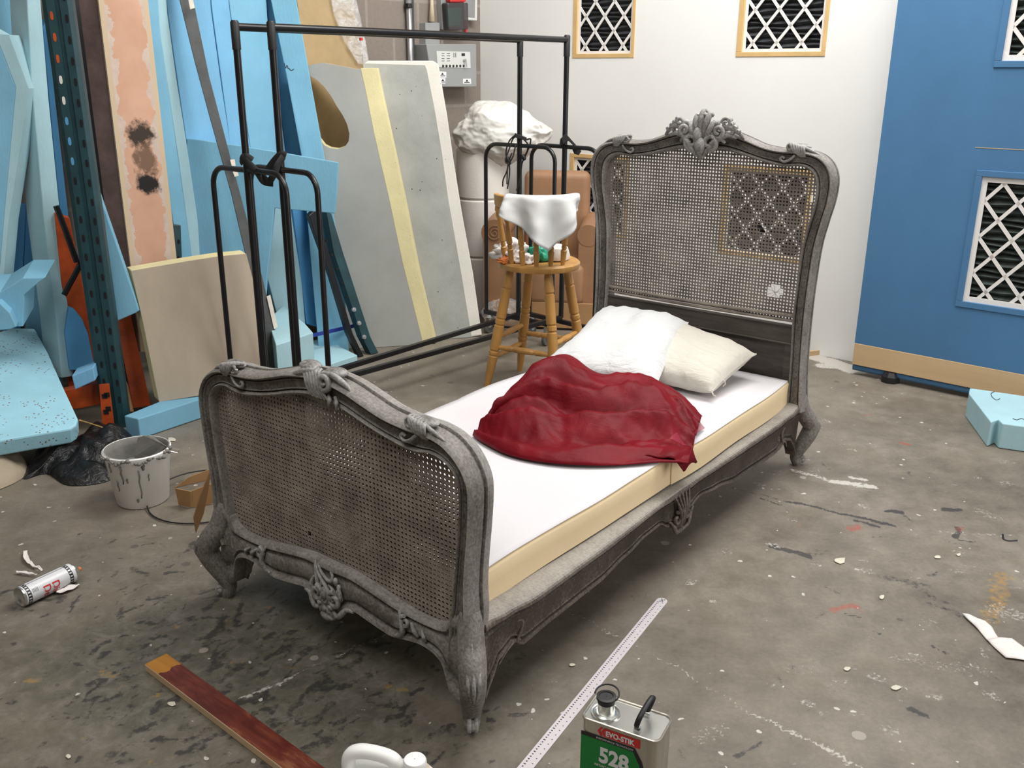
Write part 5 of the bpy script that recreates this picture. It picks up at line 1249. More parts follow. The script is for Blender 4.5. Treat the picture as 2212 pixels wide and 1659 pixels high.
# leaning grey steel bar with scraps of tape
gs = thing('steel_bar', 'long flat grey steel bar with tape scraps leaning across the blue foam', 'steel bar', G(600, 812))
bpl = (tuple(Vector(G(600, 815))+Vector((.06, -.17, 0))), 26, 12)
trace('bar', [(373, -60), (407, -60), (418, 0), (452, 165), (490, 310), (530, 460), (567, 600), (598, 730), (622, 840), (590, 840), (560, 700), (535, 570), (500, 420), (455, 260), (420, 130), (388, 0)], *bpl, .012, M['grey_steel'], parent=gs, bevel=.002)
for q in ([(407, 0), (417, -2), (421, 17), (411, 20)], [(497, 345), (507, 344), (509, 358), (501, 360)], [(503, 371), (512, 368), (516, 379), (507, 382)], [(576, 640), (584, 637), (600, 706), (592, 711)]):
    pl = plane(*bpl); trace('tape_scrap', q, tuple(pl[0]+pl[1]*.0015), 30, 11, .002, M['tape'], parent=gs, bevel=0)
# short teal offcut beside the peach plank
so = thing('upright_offcut', 'short dark teal perforated upright offcut in front of the peach plank', 'steel offcut', G(372, 800, .0))
opl = (wallp(2.3, .58), 42, 3)
trace('channel', [(346, 484), (391, 486), (394, 570), (398, 640), (352, 640), (348, 570)], *opl, .05, M['teal'], parent=so, bevel=.004)
opp = plane(*opl)
for x, y in ((386, 522), (386, 558), (353, 540)):
    mb = MB(); p = onp(opp, x, y); mb.tube([p+opp[1]*.003, p-opp[1]*.002], .009, 8, sq=(1.4, .7)); mb.v = [v-so.location for v in mb.v]; mb.build('slot', M['hole'], so)

# peach plank: a wide plaster-covered strip with a mauve side
pk = thing('plaster_plank', 'peach plaster faced plank with torn paper edges and two black scorch marks', 'plank', wallp(2.75, .6))
kpl = plane(wallp(2.62, .62), Y9, 2)
TL, TR, BRr, BLl = onp(kpl, 205, -60), onp(kpl, 313, -60), onp(kpl, 404, 760), onp(kpl, 305, 760)
back = LD*.055+(-LN)*.06
me = bpy.data.meshes.new('plaster_face'); o0 = pk.location
vs = [BLl, BRr, TR, TL]; nseg = 1
me.from_pydata([tuple(v-o0) for v in vs], [], [(0, 1, 2, 3)]); uv = me.uv_layers.new(name='UVMap')
for i, t in enumerate([(0, 0), (1, 0), (1, 1), (0, 1)]): uv.data[i].uv = t
me.materials.append(M['plaster']); of = bpy.data.objects.new('plaster_face', me); COL.objects.link(of); of.parent = pk
m_ = of.modifiers.new('solid', 'SOLIDIFY'); m_.thickness = .012; m_.offset = -1
mb = MB(); mb.prism([v-o0-LN*.014 for v in vs], back); mb.build('mauve_side', M['plaster_side'], pk, bevel=.003)

trace('gap_shade_board', [(128, -60), (215, -60), (260, 500), (300, 760), (215, 760), (170, 400)], wallp(3.0, .30), Y9, 2, .04, M['black_ink'], 'black painted board in the gap between the teal upright and the peach plank', 'board')  # dark sheet put in to imitate the deep shade of this gap
# pallet racking ---------------------------------------------------------------------
UP = Vector(G(252, 925)); ur = thing('rack_upright', 'tall dark teal perforated racking upright between the blue foam pieces', 'racking upright', UP)
ua = math.radians(14); ux = Vector((math.cos(ua), math.sin(ua), 0)); un = Vector((math.sin(ua), -math.cos(ua), 0)); w2 = .058
mb = MB()
sec = [(-w2, .07), (-w2, .012), (-.040, .0), (-.010, .0), (-.006, .010), (.006, .010), (.010, .0), (.040, .0), (w2, .012), (w2, .07)]
sec = sec+[(x*.94, y+.004) for x, y in reversed(sec)]
mb.prism([ux*x-un*y for x, y in sec], (0, 0, 2.6)); mb.build('column', M['teal'], ur)
for k in range(26):
    z = .14+k*.083
    if z > 2.2: break
    for x in (-.026, .030):
        mb = MB(); c = ux*x+un*.0012+Vector((0, 0, z+(.0 if x > 0 else .01)))
        mb.prism([c+ux*(.0065*math.cos(t))+Vector((0, 0, .017*math.copysign(abs(math.sin(t))**.6, math.sin(t)))) for t in [i*math.pi/5 for i in range(10)]], -un*.0024)
        mat = M['hole'] if x > 0 or z < 1.15 else (M['orange'] if z > 1.62 else (M['poly'] if z > 1.42 else M['blue_deep']))
        mb.build('slot', mat, ur)
# orange beams
ob = thing('racking_beam', 'orange racking beam bolted low across the racking behind the bin liner', 'racking beam', G(200, 925, 0))
bp = (tuple(UP+Vector((-.05, .03, 0))), 14, 0)
trace('beam', [(100, 850), (216, 828), (218, 874), (120, 892)], *bp, .05, M['orange'], parent=ob, clamp=False)
trace('end_plate', [(214, 830), (236, 828), (248, 922), (222, 924)], tuple(UP+un*.004+Vector((-.0, .0, 0))), 14, 0, -.004, M['orange'], parent=ob, bevel=.001)
for x, y in ((231, 853), (234, 883), (226, 856), (229, 890)):
    pl = plane(tuple(UP+un*.0095), 14, 0); p = onp(pl, x, y); mb = MB(); mb.box(p, (.022, .003, .022), Matrix.Rotation(ua, 3, 'Z')); mb.v = [v-ob.location for v in mb.v]; mb.build('bolt_hole', M['hole'], ob)
lo = thing('leaning_beam', 'orange racking beam leaning beside the cream edge of the tan faced board', 'racking beam', G(306, 880))
lpn = (G(306, 890), 30, 10)
trace('web', [(245, 660), (278, 660), (326, 876), (288, 882), (262, 760)], *lpn, .05, M['orange'], parent=lo, bevel=.002)
trace('flange', [(236, 664), (246, 662), (289, 882), (281, 884)], *lpn, .06, M['hole'], parent=lo, bevel=.002)
P0, P1_ = gp(277, 893, .02), pp(243, 740, Vector(G(277, 893))+Vector((0, .12, 0)), Vector((0, -1, 0))); mb = MB(); mb.tube([P0, P1_], .028, 10)
tag(mb.build('cardboard_tube', M['cardboard'], smooth=True, angle=40), 'brown tube standing between the teal upright and the orange beam', 'tube')
ov = thing('racking_brace', 'orange racking end frame with a dark diagonal brace behind the teal upright', 'racking', G(170, 925))
rp = (tuple(UP+Vector((-.02, .34, 0))), 30, 0)
trace('orange_post', [(118, 460), (150, 470), (200, 720), (206, 860), (150, 860), (135, 640)], *rp, .05, M['orange'], parent=ov)
pl = plane(*rp); mb = MB(); mb.tube([onp(pl, 128, 440)+un*.07, onp(pl, 147, 490)+un*.07, onp(pl, 172, 560)+un*.07], .013, 6); mb.tube([onp(pl, 145, 630)+un*.07, onp(pl, 185, 555)+un*.07], .013, 6); mb.v = [v-ov.location for v in mb.v]; mb.build('brace', M['black_metal'], ov)
# blue wedge in front of the upright
trace('foam_wedge', [(186, 330), (192, 345), (208, 400), (258, 545), (301, 671), (291, 677), (238, 700), (214, 700), (196, 500)], tuple(UP+Vector((.03, .09, 0))), 14, 5, .05, M['blue'], 'pointed blue foam wedge hanging beside the teal upright', 'foam wedge', clamp=False)
trace('foam_disc', [(148, 664), (160, 668), (178, 690), (190, 720), (200, 770), (206, 800), (150, 800), (140, 720)], tuple(UP+Vector((-.08, .20, 0))), 30, 3, .05, M['blue_deep'], 'deep blue curved foam cutout behind the teal upright', 'foam cutout', clamp=False)
trace('foam_offcut', [(155, 812), (201, 794), (206, 822), (162, 842)], tuple(UP+Vector((-.12, -.10, 0))), 14, 0, .12, M['blue2'], 'small blue foam block on the orange beam under the pale plank', 'foam block', clamp=False)
# pale blue plank
pq = Vector(G(146, 905))
ppn = plane(tuple(pq), 42, 4)
PF = [(52, -60), (84, -60), (88, 0), (105, 210), (128, 440), (145, 640), (160, 812), (133, 817), (122, 691), (95, 480), (69, 190), (58, 0)]
trace('foam_plank', PF, tuple(pq), 42, 4, (-.115, .075, 0), M['blue_pale'], 'tall pale blue foam plank with a rough cut edge, left of the teal upright', 'foam plank', clamp=False)
trace('foam_sheet', [(40, 80), (64, 60), (90, 420), (112, 620), (132, 800), (118, 800), (90, 640), (66, 400)], tuple(pq+Vector((-.10, .16, 0))), 30, 4, .05, M['blue_pale'], 'pale blue notched foam sheet directly behind the tall pale plank', 'foam sheet', clamp=False)
trace('foam_sheet', [(-20, -60), (46, -60), (45, 0), (40, 70), (46, 160), (40, 300), (-20, 300)], tuple(pq+Vector((-.28, .15, 0))), 35, 3, .05, M['blue'], 'blue foam sheet at the top left corner behind the pale plank', 'foam sheet', clamp=False)
trace('foam_sheet', [(92, 60), (100, 40), (150, 480), (190, 800), (150, 800), (128, 440)], tuple(pq+Vector((.02, .27, 0))), 49, 2, .05, M['blue_deep'], 'deep blue foam sheet between the pale plank and the teal upright', 'foam sheet', clamp=False)
lc = thing('foam_board', 'blue foam board with a pointed side at the left edge of the picture', 'foam board', gp(-10, 900, .2))
lpq = tuple(pq+Vector((-.30, -.16, 0)))
trace('front_face', [(-60, 60), (0, 98), (35, 188), (8, 480), (-6, 640), (-60, 640)], lpq, 25, 4, (.0, .10, .0), M['blue'], parent=lc, clamp=False)
trace('bevelled_edge', [(0, 97), (-60, 58), (-60, 40), (0, 74), (19, 75), (62, 191), (54, 250), (18, 480), (4, 640), (-5, 640), (8, 480), (35, 188)], lpq, 25, 4, (.0, .09, .0), M['blue_pale'], parent=lc, clamp=False, bevel=0)
for px, off, lbx, mm in (([(13, 440), (57, 440), (50, 580), (44, 740), (6, 740)], (-.36, .22, 0), 'shadowed blue foam strip low at the left edge, behind the small bracket piece', 'blue_deep'), ([(56, 440), (74, 440), (98, 640), (112, 780), (70, 780), (50, 600)], (-.26, .30, 0), 'deep blue foam strip just left of the tall pale plank', 'blue_deep'), ([(60, 640), (90, 560), (120, 740), (150, 900), (70, 900), (52, 780)], (-.20, .20, 0), 'blue foam sheet low behind the foot of the pale plank', 'blue')):
    trace('foam_strip', px, tuple(pq+Vector(off)), 35, 3, .05, M[mm], lbx, 'foam strip', clamp=False)
bk = tuple(pq+Vector((-.42, -.28, 0)))
trace('foam_bracket', [(-40, 634), (0, 632), (49, 601), (98, 600), (82, 612), (52, 638), (50, 706), (35, 706), (0, 656), (-40, 655)], bk, 20, -4, (.0, .12, .06), M['blue'], 'T shaped blue foam piece lying on the speckled slab at the left edge', 'foam piece', clamp=False)
trace('foam_roll', [(-40, 655), (0, 655), (22, 676), (36, 706), (20, 712), (-40, 716)], tuple(pq+Vector((-.45, -.36, 0))), 20, -4, .10, M['blue'], 'rounded blue foam offcut at the left edge, on the speckled slab', 'foam piece', clamp=False)
# the big speckled slab
A_, B_, C_ = gp(169, 907, .185), gp(-60, 962, .185), gp(75, 709, .40)
n_ = (B_-A_).cross(C_-A_).normalized()
if n_.z < 0: n_ = -n_
P = [pp(x, y, A_, n_) for x, y in ((169, 905), (164, 918), (152, 926), (-60, 962), (-60, 716), (0, 716), (24, 708), (75, 709), (103, 760), (135, 832))]
mb = MB(); mb.prism(P, -n_*.075); tag(mb.build('foam_slab', M['slab'], bevel=.008), 'large pale blue slab with brown specks tilted at the left edge', 'foam slab')
# backing clutter so the gaps read as a dark stack
# bin liner, sack -----------------------------------------------------------------------
def mound(name, outline, h, mat, seed, label, cat, nr=14, wr=.5):
    C_ = sum((Vector(o) for o in outline), Vector())/len(outline); R = crom([Vector(o) for o in outline], 6, True); n = len(R); mb = MB()
    for i in range(nr+1):
        t = i/nr; 
        for k in range(n):
            p = lerp(R[k], C_, t); q = p*7
            z = h*(t**.55)*(1+wr*(abs(mnoise.noise(q+Vector((seed, 0, 0))))*1.6-.5)) + .012*mnoise.noise(p*26)*min(1, t*5)
            mb.v.append(Vector((p.x, p.y, max(.003, z))))
    for i in range(nr):
        for k in range(n): mb.f.append((i*n+k, i*n+(k+1) % n, (i+1)*n+(k+1) % n, (i+1)*n+k))
    o = mb.build(name, mat, None, smooth=True); return tag(o, label, cat)
mound('bin_liner', [gp(50, 1035), gp(100, 1025), gp(148, 1050), gp(235, 1040), gp(285, 1000), gp(292, 950), gp(225, 925), gp(160, 955), gp(80, 985)], .12, M['binliner'], 3.0, 'black plastic bin liner crumpled on the floor between the slab and the bucket', 'bin liner', wr=.9)
mound('sack', [gp(-60, 1070), gp(20, 1050), gp(60, 1022), gp(52, 995), gp(20, 985), gp(-60, 990)], .12, M['beige_bag'], 8.0, 'crumpled beige sack under the speckled slab at the left edge', 'sack')
P = crom([gp(172, 908, .21), gp(210, 920, .10), gp(255, 935, .05), gp(292, 948, .01)], 6); mb = MB(); mb.tube(P, .004, 6); tag(mb.build('gold_cord', M['cord'], smooth=True), 'thin gold cord running from the slab corner over the black bin liner', 'cord')

# bucket ----------------------------------------------------------------------------------
BC = Vector((-1.448, 3.315, 0)); bu = thing('plaster_bucket', 'white plastic bucket smeared with grey putty, left of the footboard', 'bucket', BC)
mb = MB(); mb.lathe([(.001, .001), (.092, .001), (.097, .006), (.119, .195), (.124, .200), (.126, .218), (.120, .222), (.115, .218), (.112, .195), (.094, .02), (.001, .018)], (0, 0, 0), 40); mb.build('pail', M['white_plastic'], bu, smooth=True, angle=40)
mb = MB(); n = 40
for k in range(n):
    a = 2*math.pi*k/n; hz = .075+.06*max(0, math.cos(a+2.1))+.02*mnoise.noise((math.cos(a)*2, math.sin(a)*2, 1))
    for r, z in ((.1225, .2225), (.115, .219), (.111, .19), (.108, .16), (.104, hz+.03), (.06, .055), (.0, .05)):
        mb.v.append(Vector((r*math.cos(a)*.995, r*math.sin(a)*.995, z)))
for k in range(n):
    for j in range(6): mb.f.append((k*7+j, k*7+j+1, ((k+1) % n)*7+j+1, ((k+1) % n)*7+j))
mb.build('putty_inside', M['dust'], bu, smooth=True)['label'] = 'grey putty coating inside the bucket'
mb = MB()
for a0, z0, z1, w in ((-2.2, .20, .155, .004), (-2.0, .125, .08, .004), (-1.75, .19, .115, .005), (-1.2, .17, .05, .0035), (-1.05, .19, .17, .007), (-1.35, .05, .035, .005), (-1.6, .14, .12, .004), (-.9, .15, .12, .003)):
    P = []
    for k in range(6):
        t = k/5; z = lerp(z0, z1, t); r = lerp(.097, .1195, (z-.006)/.19)+.0004; a = a0+.02*math.sin(k*2.1); P.append((r*math.cos(a), r*math.sin(a), z))
    mb.tube(P, taper(6, w, w*.6), 5)
for k in range(26):
    a = -2.7+k*.11+random.uniform(-.03, .03); r = .1262; z = random.uniform(.199, .219); mb.ball((r*math.cos(a), r*math.sin(a), z), random.uniform(.004, .011), 5, (1, 1, .8))
mb.build('putty_drips', M['dust'], bu, smooth=True)
mb = MB(); P = [(.125, .01, .20), (.150, .02, .19), (.158, .015, .205), (.135, .005, .215)]; mb.tube(P, .002, 5); mb.build('wire_handle', M['zinc'], bu)
fs = thing('putty_sheet', 'grey putty covered plastic sheet standing inside the white bucket', 'plastic sheet', BC+Vector((.025, .02, .095)))
mb = MB(); P = []
for i in range(9):
    t = i/8; x = lerp(-.075, .085, t); hh = .125+.028*math.sin(math.pi*min(1, t*1.2)); 
    if t < .15: hh = .07
    P.append(Vector((x, .055-.10*(t-.5)**2*4*.4-.02, hh)))
mb.prism([(-.06, .02, .0), (.06, .02, .0)]+[tuple(p) for p in reversed(P)], (0, .004, 0)); mb.build('blade', M['dust'], fs)

# cardboard and hoop ---------------------------------------------------------------------------
cbx = thing('cardboard_box', 'torn brown cardboard box bottom beside the footboard', 'cardboard', gp(430, 1075))
def cardpx(px, P, yaw, lean, name, ext=.004): return trace(name, px, P, yaw, lean, ext, M['cardboard'], parent=cbx, bevel=0, clamp=True)
cardpx([(378, 1055), (412, 1062), (412, 1096), (386, 1093)], G(396, 1095), -25, 0, 'front_wall'); cardpx([(412, 1062), (452, 1046), (470, 1050), (470, 1085), (440, 1095), (412, 1096)], G(420, 1097), 25, 0, 'side_wall')
cardpx([(378, 1055), (410, 1030), (470, 1008), (470, 1060), (412, 1090), (386, 1090)], G(440, 1040), 35, 0, 'back_wall')
trace('cardboard_flap', [(456, 1014), (450, 1060), (440, 1110), (424, 1152), (419, 1118), (434, 1068)], G(424, 1152), 60, -18, .004, M['cardboard'], 'loose brown cardboard strip propped on the cardboard box beside the footboard', 'cardboard', bevel=0)
mb = MB(); C_ = (gp(368, 1095)+gp(500, 1060))/2; ra_ = .185
mb.tube([Vector((C_.x+.02+.215*math.cos(a), C_.y-.01+.215*math.sin(a), .006+.03*max(0, math.sin(a-.6)))) for a in [2*math.pi*i/40 for i in range(41)]], .003, 6, caps=False)
tag(mb.build('wire_hoop', M['wire'], smooth=True), 'thin black wire hoop lying round the torn cardboard', 'hoop')

# spray can -----------------------------------------------------------------------------------
CA = Vector((-1.544, 2.537, .0335)); CB = Vector((-1.462, 2.668, .0335)); cax = (CB-CA).normalized(); clen = .178
CA = Vector((-1.540, 2.540, .0335))
cr = thing('spray_can', 'white spray can with red lettering and film strip bands lying on the floor', 'spray can', CA-Vector((0, 0, .0335)))
side = cax.cross(Vector((0, 0, 1))).normalized()
MC = Matrix((side, Vector((0, 0, 1)), cax)).transposed()       # local z = can axis
def canm(mb): mb.v = [MC @ v + Vector((0, 0, .0335)) for v in mb.v]; return mb
RC = .0325
mb = MB(); mb.lathe([(RC, .006), (RC, clen)], n=32); canm(mb).build('body', M['can_white'], cr, smooth=True)
mb = MB(); mb.lathe([(.001, .010), (.022, .009), (.027, .004), (.0300, .000), (.0332, .002), (.0335, .006), (RC, .008)], n=32); canm(mb).build('base_rim', M['alu'], cr, smooth=True, angle=50)
mb = MB(); mb.lathe([(RC, clen), (.0333, clen+.002), (.031, clen+.006), (.022, clen+.018), (.016, clen+.022), (.014, clen+.022)], n=32)
canm(mb).build('shoulder_dome', M['alu'], cr, smooth=True, angle=50)
mb = MB(); mb.lathe([(.010, clen+.020), (.0085, clen+.030), (.006, clen+.034), (.001, clen+.034)], n=14); canm(mb).build('nozzle', M['orange_rag'], cr, smooth=True, angle=40)
def arcpatch(mb, a0, a1, z0, z1, r, n=5):
    b = len(mb.v)
    for i in range(n+1):
        a = lerp(a0, a1, i/n)
        for z in (z0, z1): mb.v.append(Vector((r*math.cos(a), r*math.sin(a), z)))
    for i in range(n): mb.f.append((b+2*i, b+2*i+2, b+2*i+3, b+2*i+1))
mb = MB()
for z in (.012, clen-.024):
    for z_ in (z, z+.010): arcpatch(mb, -math.pi, math.pi, z_, z_+.0022, RC+.0003, 40)
    for k in range(20): arcpatch(mb, k*math.pi/10, k*math.pi/10+.17, z, z+.012, RC+.0003, 2)
arcpatch(mb, 1.52, 1.58, .012, clen-.012, RC+.0003, 1)
for k in range(5): arcpatch(mb, .35-.0, .75, .030+.004*k, .0312+.004*k, RC+.0003, 3)
canm(mb).build('film_strip_print', M['black_ink'], cr)
def text_mesh(body, size, bold=0.0):
    cu = bpy.data.curves.new('lettering', 'FONT'); cu.body = body; cu.size = size; cu.offset = bold; cu.resolution_u = 4
    o = bpy.data.objects.new('lettering', cu); COL.objects.link(o); bpy.context.view_layer.update()
    me = bpy.data.meshes.new_from_object(o.evaluated_get(bpy.context.evaluated_depsgraph_get()))
    bpy.data.objects.remove(o); bpy.data.curves.remove(cu)
    mb = MB(); mb.v = [v.co.copy() for v in me.vertices]; mb.f = [tuple(p.vertices) for p in me.polygons]; bpy.data.meshes.remove(me); return mb
for body, z0 in (('Dir', .094), ('De', .064)):
    mb = text_mesh(body, .034, .0006)
    mb.v = [Vector(((RC+.0006)*math.cos(.55-v.x/RC), (RC+.0006)*math.sin(.55-v.x/RC), z0+v.y)) for v in mb.v]
    canm(mb).build('lettering', M['red_ink'], cr)
# tissue shreds round the can
def ribbon(name, P, w, mat, label, cat, lift=.0, seed=0, group=None):
    C_ = crom([Vector(p) for p in P], 5); mb = MB(); n = len(C_)
    for i in range(n):
        t = (C_[min(i+1, n-1)]-C_[max(i-1, 0)]).normalized(); s = t.cross(Vector((0, 0, 1))).normalized(); k = i/(n-1)
        ww = w*(.45+.55*math.sin(math.pi*min(1, k*1.1+.1)))*(1+.35*mnoise.noise((i*.6, seed, 0)))
        for j in range(5):
            q = j/4-.5; mb.v.append(C_[i]+s*(ww*q)+Vector((0, 0, .006+abs(q)*.018*mnoise.noise((i*.5, q*3, seed))+.010*(.5+.5*mnoise.noise((i*.35, seed+4, 0)))+lift)))
    for i in range(n-1):
        for j in range(4): mb.f.append((i*5+j, i*5+j+1, i*5+6+j, i*5+5+j))
    return tag(mb.build(name, mat, None, smooth=True, solid=.001), label, cat, group)
ribbon('tissue_shred', [gp(56, 1195), gp(58, 1212), gp(70, 1225), gp(92, 1238)], .015, M['tissue'], 'longest torn white tissue shred behind the spray can', 'tissue', seed=1)
ribbon('tissue_shred', [gp(36, 1240), gp(56, 1243), gp(80, 1247)], .012, M['tissue'], 'small torn tissue shred left of the longest one behind the spray can', 'tissue', seed=2)
ribbon('tissue_shred', [gp(122, 1284), gp(145, 1278), gp(172, 1268)], .030, M['tissue'], 'torn tissue piece lying in front of the nozzle end of the spray can', 'tissue', seed=3)

# stained plank --------------------------------------------------------------------------------
A0, A1, A2, A3 = gp(311, 1434, .024), gp(361, 1411, .024), gp(692, 1650, .024), gp(606, 1659, .024)
pd_ = (A2-A1).normalized(); pw = Vector((-pd_.y, pd_.x, 0)); ctr = (A0+A1)/2
L_ = .78; wdt = .068
plk = thing('stained_plank', 'pine plank stained reddish brown with amber end on the floor before the footboard', 'plank', ctr+pd_*L_/2-Vector((0, 0, .024)), math.atan2(pd_.y, pd_.x))
mb = MB(); mb.box((0, 0, .012), (L_, wdt, .0225)); mb.build('timber', M['bare'], plk, bevel=.002)
n = 40; mb = MB()
mb.box((0, 0, .0238), (L_-.004, wdt-.003, .0008)); mb.build('stained_face', M['stained'], plk)

# steel rule ---------------------------------------------------------------------------------------
R0, R1 = gp(1434, 1294), gp(1136, 1659); rd = (R1-R0).normalized(); RL = 1.02
rr_ = thing('steel_ruler', 'long pale steel ruler lying on the floor beside the bed', 'ruler', R0+rd*RL/2, math.atan2(rd.y, rd.x))
mb = MB(); h = .0175; P = [(-RL/2+.012*(1-math.cos(a))*0-RL*0+.0175-.0175*math.cos(a)-0, .0175*math.sin(a)) for a in [math.pi/2*k/6 for k in range(-6, 7)]]
P = [(-RL/2+.0175-.0175*math.cos(a), .0175*math.sin(a)) for a in [math.pi/2*k/6 for k in range(-6, 7)]]
mb.prism([(x, y, .0005) for x, y in P]+[(RL/2, .0175, .0005), (RL/2, -.0175, .0005)], (0, 0, .0022)); mb.build('blade', M['steel_rule'], rr_)
mb = MB()
for k in range(96):
    x = -RL/2+.03+k*.01; mb.box((x, -.0085, .00285), (.0032, .0042 if k % 5 else .006, .0003))
    if k % 2 == 0: mb.box((x, .008, .00285), (.0026, .003, .0003))
for x, y in ((-RL/2+.008, -.004), (-RL/2+.008, .005), (-RL/2+.015, .0), (-RL/2+.022, -.004), (-RL/2+.022, .004)): mb.box((x, y, .00285), (.004, .005, .0003))
mb.build('graduations', M['black_ink'], rr_)

# tin of adhesive ---------------------------------------------------------------------------------------
TZ = .235
T0, T1, T2, T3 = gp(1256, 1547, TZ), gp(1422, 1604, TZ), gp(1443, 1543, TZ), gp(1300, 1497, TZ)
tx = (T1-T0).normalized(); ta = math.atan2(tx.y, tx.x); tw = (T1-T0).length; td = (T3-T0).length*.98
tin = thing('adhesive_tin', 'rectangular metal tin with green label and black cap in the foreground', 'tin', (T0+tx*tw/2+Vector((-tx.y, tx.x, 0))*td/2)-Vector((0, 0, TZ)), ta)
def rrect(w, d, r, n=5):
    out = []
    for cx, cy, a0 in ((w/2-r, d/2-r, 0), (-w/2+r, d/2-r, 90), (-w/2+r, -d/2+r, 180), (w/2-r, -d/2+r, 270)):
        for k in range(n+1): a = math.radians(a0+90*k/n); out.append((cx+r*math.cos(a), cy+r*math.sin(a)))
    return out
mb = MB(); o1 = rrect(tw, td, .016); n = len(o1)
levels = [(0, .002), (0, TZ-.006), (.0025, TZ-.004), (.0025, TZ), (.0005, TZ+.0015), (-.002, TZ), (-.003, TZ-.004)]
for off, z in levels:
    mb.v += [Vector((x*(1+off*2/tw), y*(1+off*2/td), z)) for x, y in o1]
for i in range(len(levels)-1):
    for k in range(n): mb.f.append((i*n+k, i*n+(k+1) % n, (i+1)*n+(k+1) % n, (i+1)*n+k))
mb.f += [tuple(range(n-1, -1, -1)), tuple((len(levels)-1)*n+k for k in range(n))]
mb.build('tin_body', M['alu_side'], tin, smooth=True, angle=35)
mb = MB(); mb.prism([(x*.972, y*.968, TZ-.0038) for x, y in o1], (0, 0, .0006)); mb.build('tin_lid', M['alu'], tin)
cxp, cyp = -tw/2+.042, -td/2+.040
mb = MB(); mb.lathe([(.034, TZ-.003), (.033, TZ+.001), (.030, TZ+.001), (.027, TZ-.002), (.0215, TZ+.001), (.0195, TZ+.014), (.0195, TZ+.030)], (cxp, cyp, 0), 24); mb.build('spout', M['alu'], tin, smooth=True, angle=50)
mb = MB(); mb.lathe([(.0195, TZ+.026), (.020, TZ+.034), (.0225, TZ+.036), (.0225, TZ+.042), (.016, TZ+.043), (.015, TZ+.041), (.001, TZ+.041)], (cxp, cyp, 0), 24)
cap_ = mb.build('cap', M['black_rubber'], tin, smooth=True, angle=40)
mb = MB(); mb.tube([(cxp+.027*math.cos(a), cyp+.027*math.sin(a)+.003, TZ+.046+.006*math.sin(a)) for a in [-.35+i*.19 for i in range(21)]], .002, 6); mb.build('pull_ring', M['black_rubber'], cap_, smooth=True)
hx, hy = tw/2-.055, 0
mb = MB()
for q in (-1, 1): mb.box((hx, q*.028, TZ-.001), (.014, .014, .006)); mb.tube([(hx-.008, q*.028, TZ+.004), (hx+.008, q*.028, TZ+.004)], .004, 6)
mb.build('handle_lug', M['zinc'], tin)
mb = MB(); P = crom([(hx, -.032, TZ+.004), (hx+.002, -.040, TZ+.020), (hx+.006, -.030, TZ+.038), (hx+.010, .0, TZ+.050), (hx+.012, .026, TZ+.052), (hx+.010, .036, TZ+.040), (hx+.004, .034, TZ+.018), (hx, .028, TZ+.004)], 5); mb.tube(P, .0042, 8, sq=(1.5, .8), up=(1, 0, 0)); mb.build('handle', M['black_rubber'], tin, smooth=True)
fy = -td/2-.0006; lw = tw-.034
def fq(mb, x0, x1, z0, z1, y=fy): mb.prism([(x0, y, z0), (x1, y, z0), (x1, y, z1), (x0, y, z1)], (0, -.0004, 0))
zt_ = TZ-.046
mb = MB(); P = [(-tw/2+.001, .004), (tw/2-.004, .004), (tw/2-.012, .075), (tw/2-.040, zt_-.028), (tw/2-.055, zt_), (-tw/2+.001, zt_)]
mb.prism([(x, fy, z) for x, z in P], (0, -.0005, 0)); mb.build('green_label', M['green_label'], tin)
mb = MB(); P2_ = [(-tw/2+.001, zt_+.010), (tw/2-.052, zt_+.010), (tw/2-.034, zt_-.020), (tw/2-.008, .075), (tw/2-.012, .075), (tw/2-.040, zt_-.028), (tw/2-.055, zt_), (-tw/2+.001, zt_)]
mb.prism([(x, fy-.0002, z) for x, z in P2_], (0, -.0006, 0)); mb.build('label_border', M['black_ink'], tin)
mb = MB(); fq(mb, -tw/2+.058, tw/2-.040, zt_+.013, zt_+.035, fy)
mb.build('logo_panel', M['red_label'], tin)
mb = MB()
for q in (0, .009):                       # the slanted chevron marks left of the name
    x = -tw/2+.040+q; z = zt_+.024
    for s in (-1, 1): mb.prism([(x, fy, z), (x+.006, fy, z), (x+.013, fy, z+s*.011), (x+.007, fy, z+s*.011)], (0, -.0005, 0))
mb.build('logo_mark', M['red_label'], tin)
def put(body, size, x, z, mat, bold=0.0, sx=1.0, y=fy-.0012):
    mb = text_mesh(body, size, bold); mb.v = [Vector((x+v.x*sx, y, z+v.y)) for v in mb.v]; return mb.build('lettering', mat, tin)
put('EVO-STIK', .0185, -tw/2+.060, zt_+.0175, M['white_ink'], .0008, .86)
put('PERFORMANCE TECHNOLOGY', .0068, -tw/2+.038, zt_+.0028, M['white_ink'], .0, .93)
put('528', .055, -tw/2+.046, zt_-.056, M['white_ink'], .0022, .86)
put('INSTANT CONTACT ADHESIVE', .0085, -tw/2+.036, zt_-.070, M['white_ink'], .0001, .80)

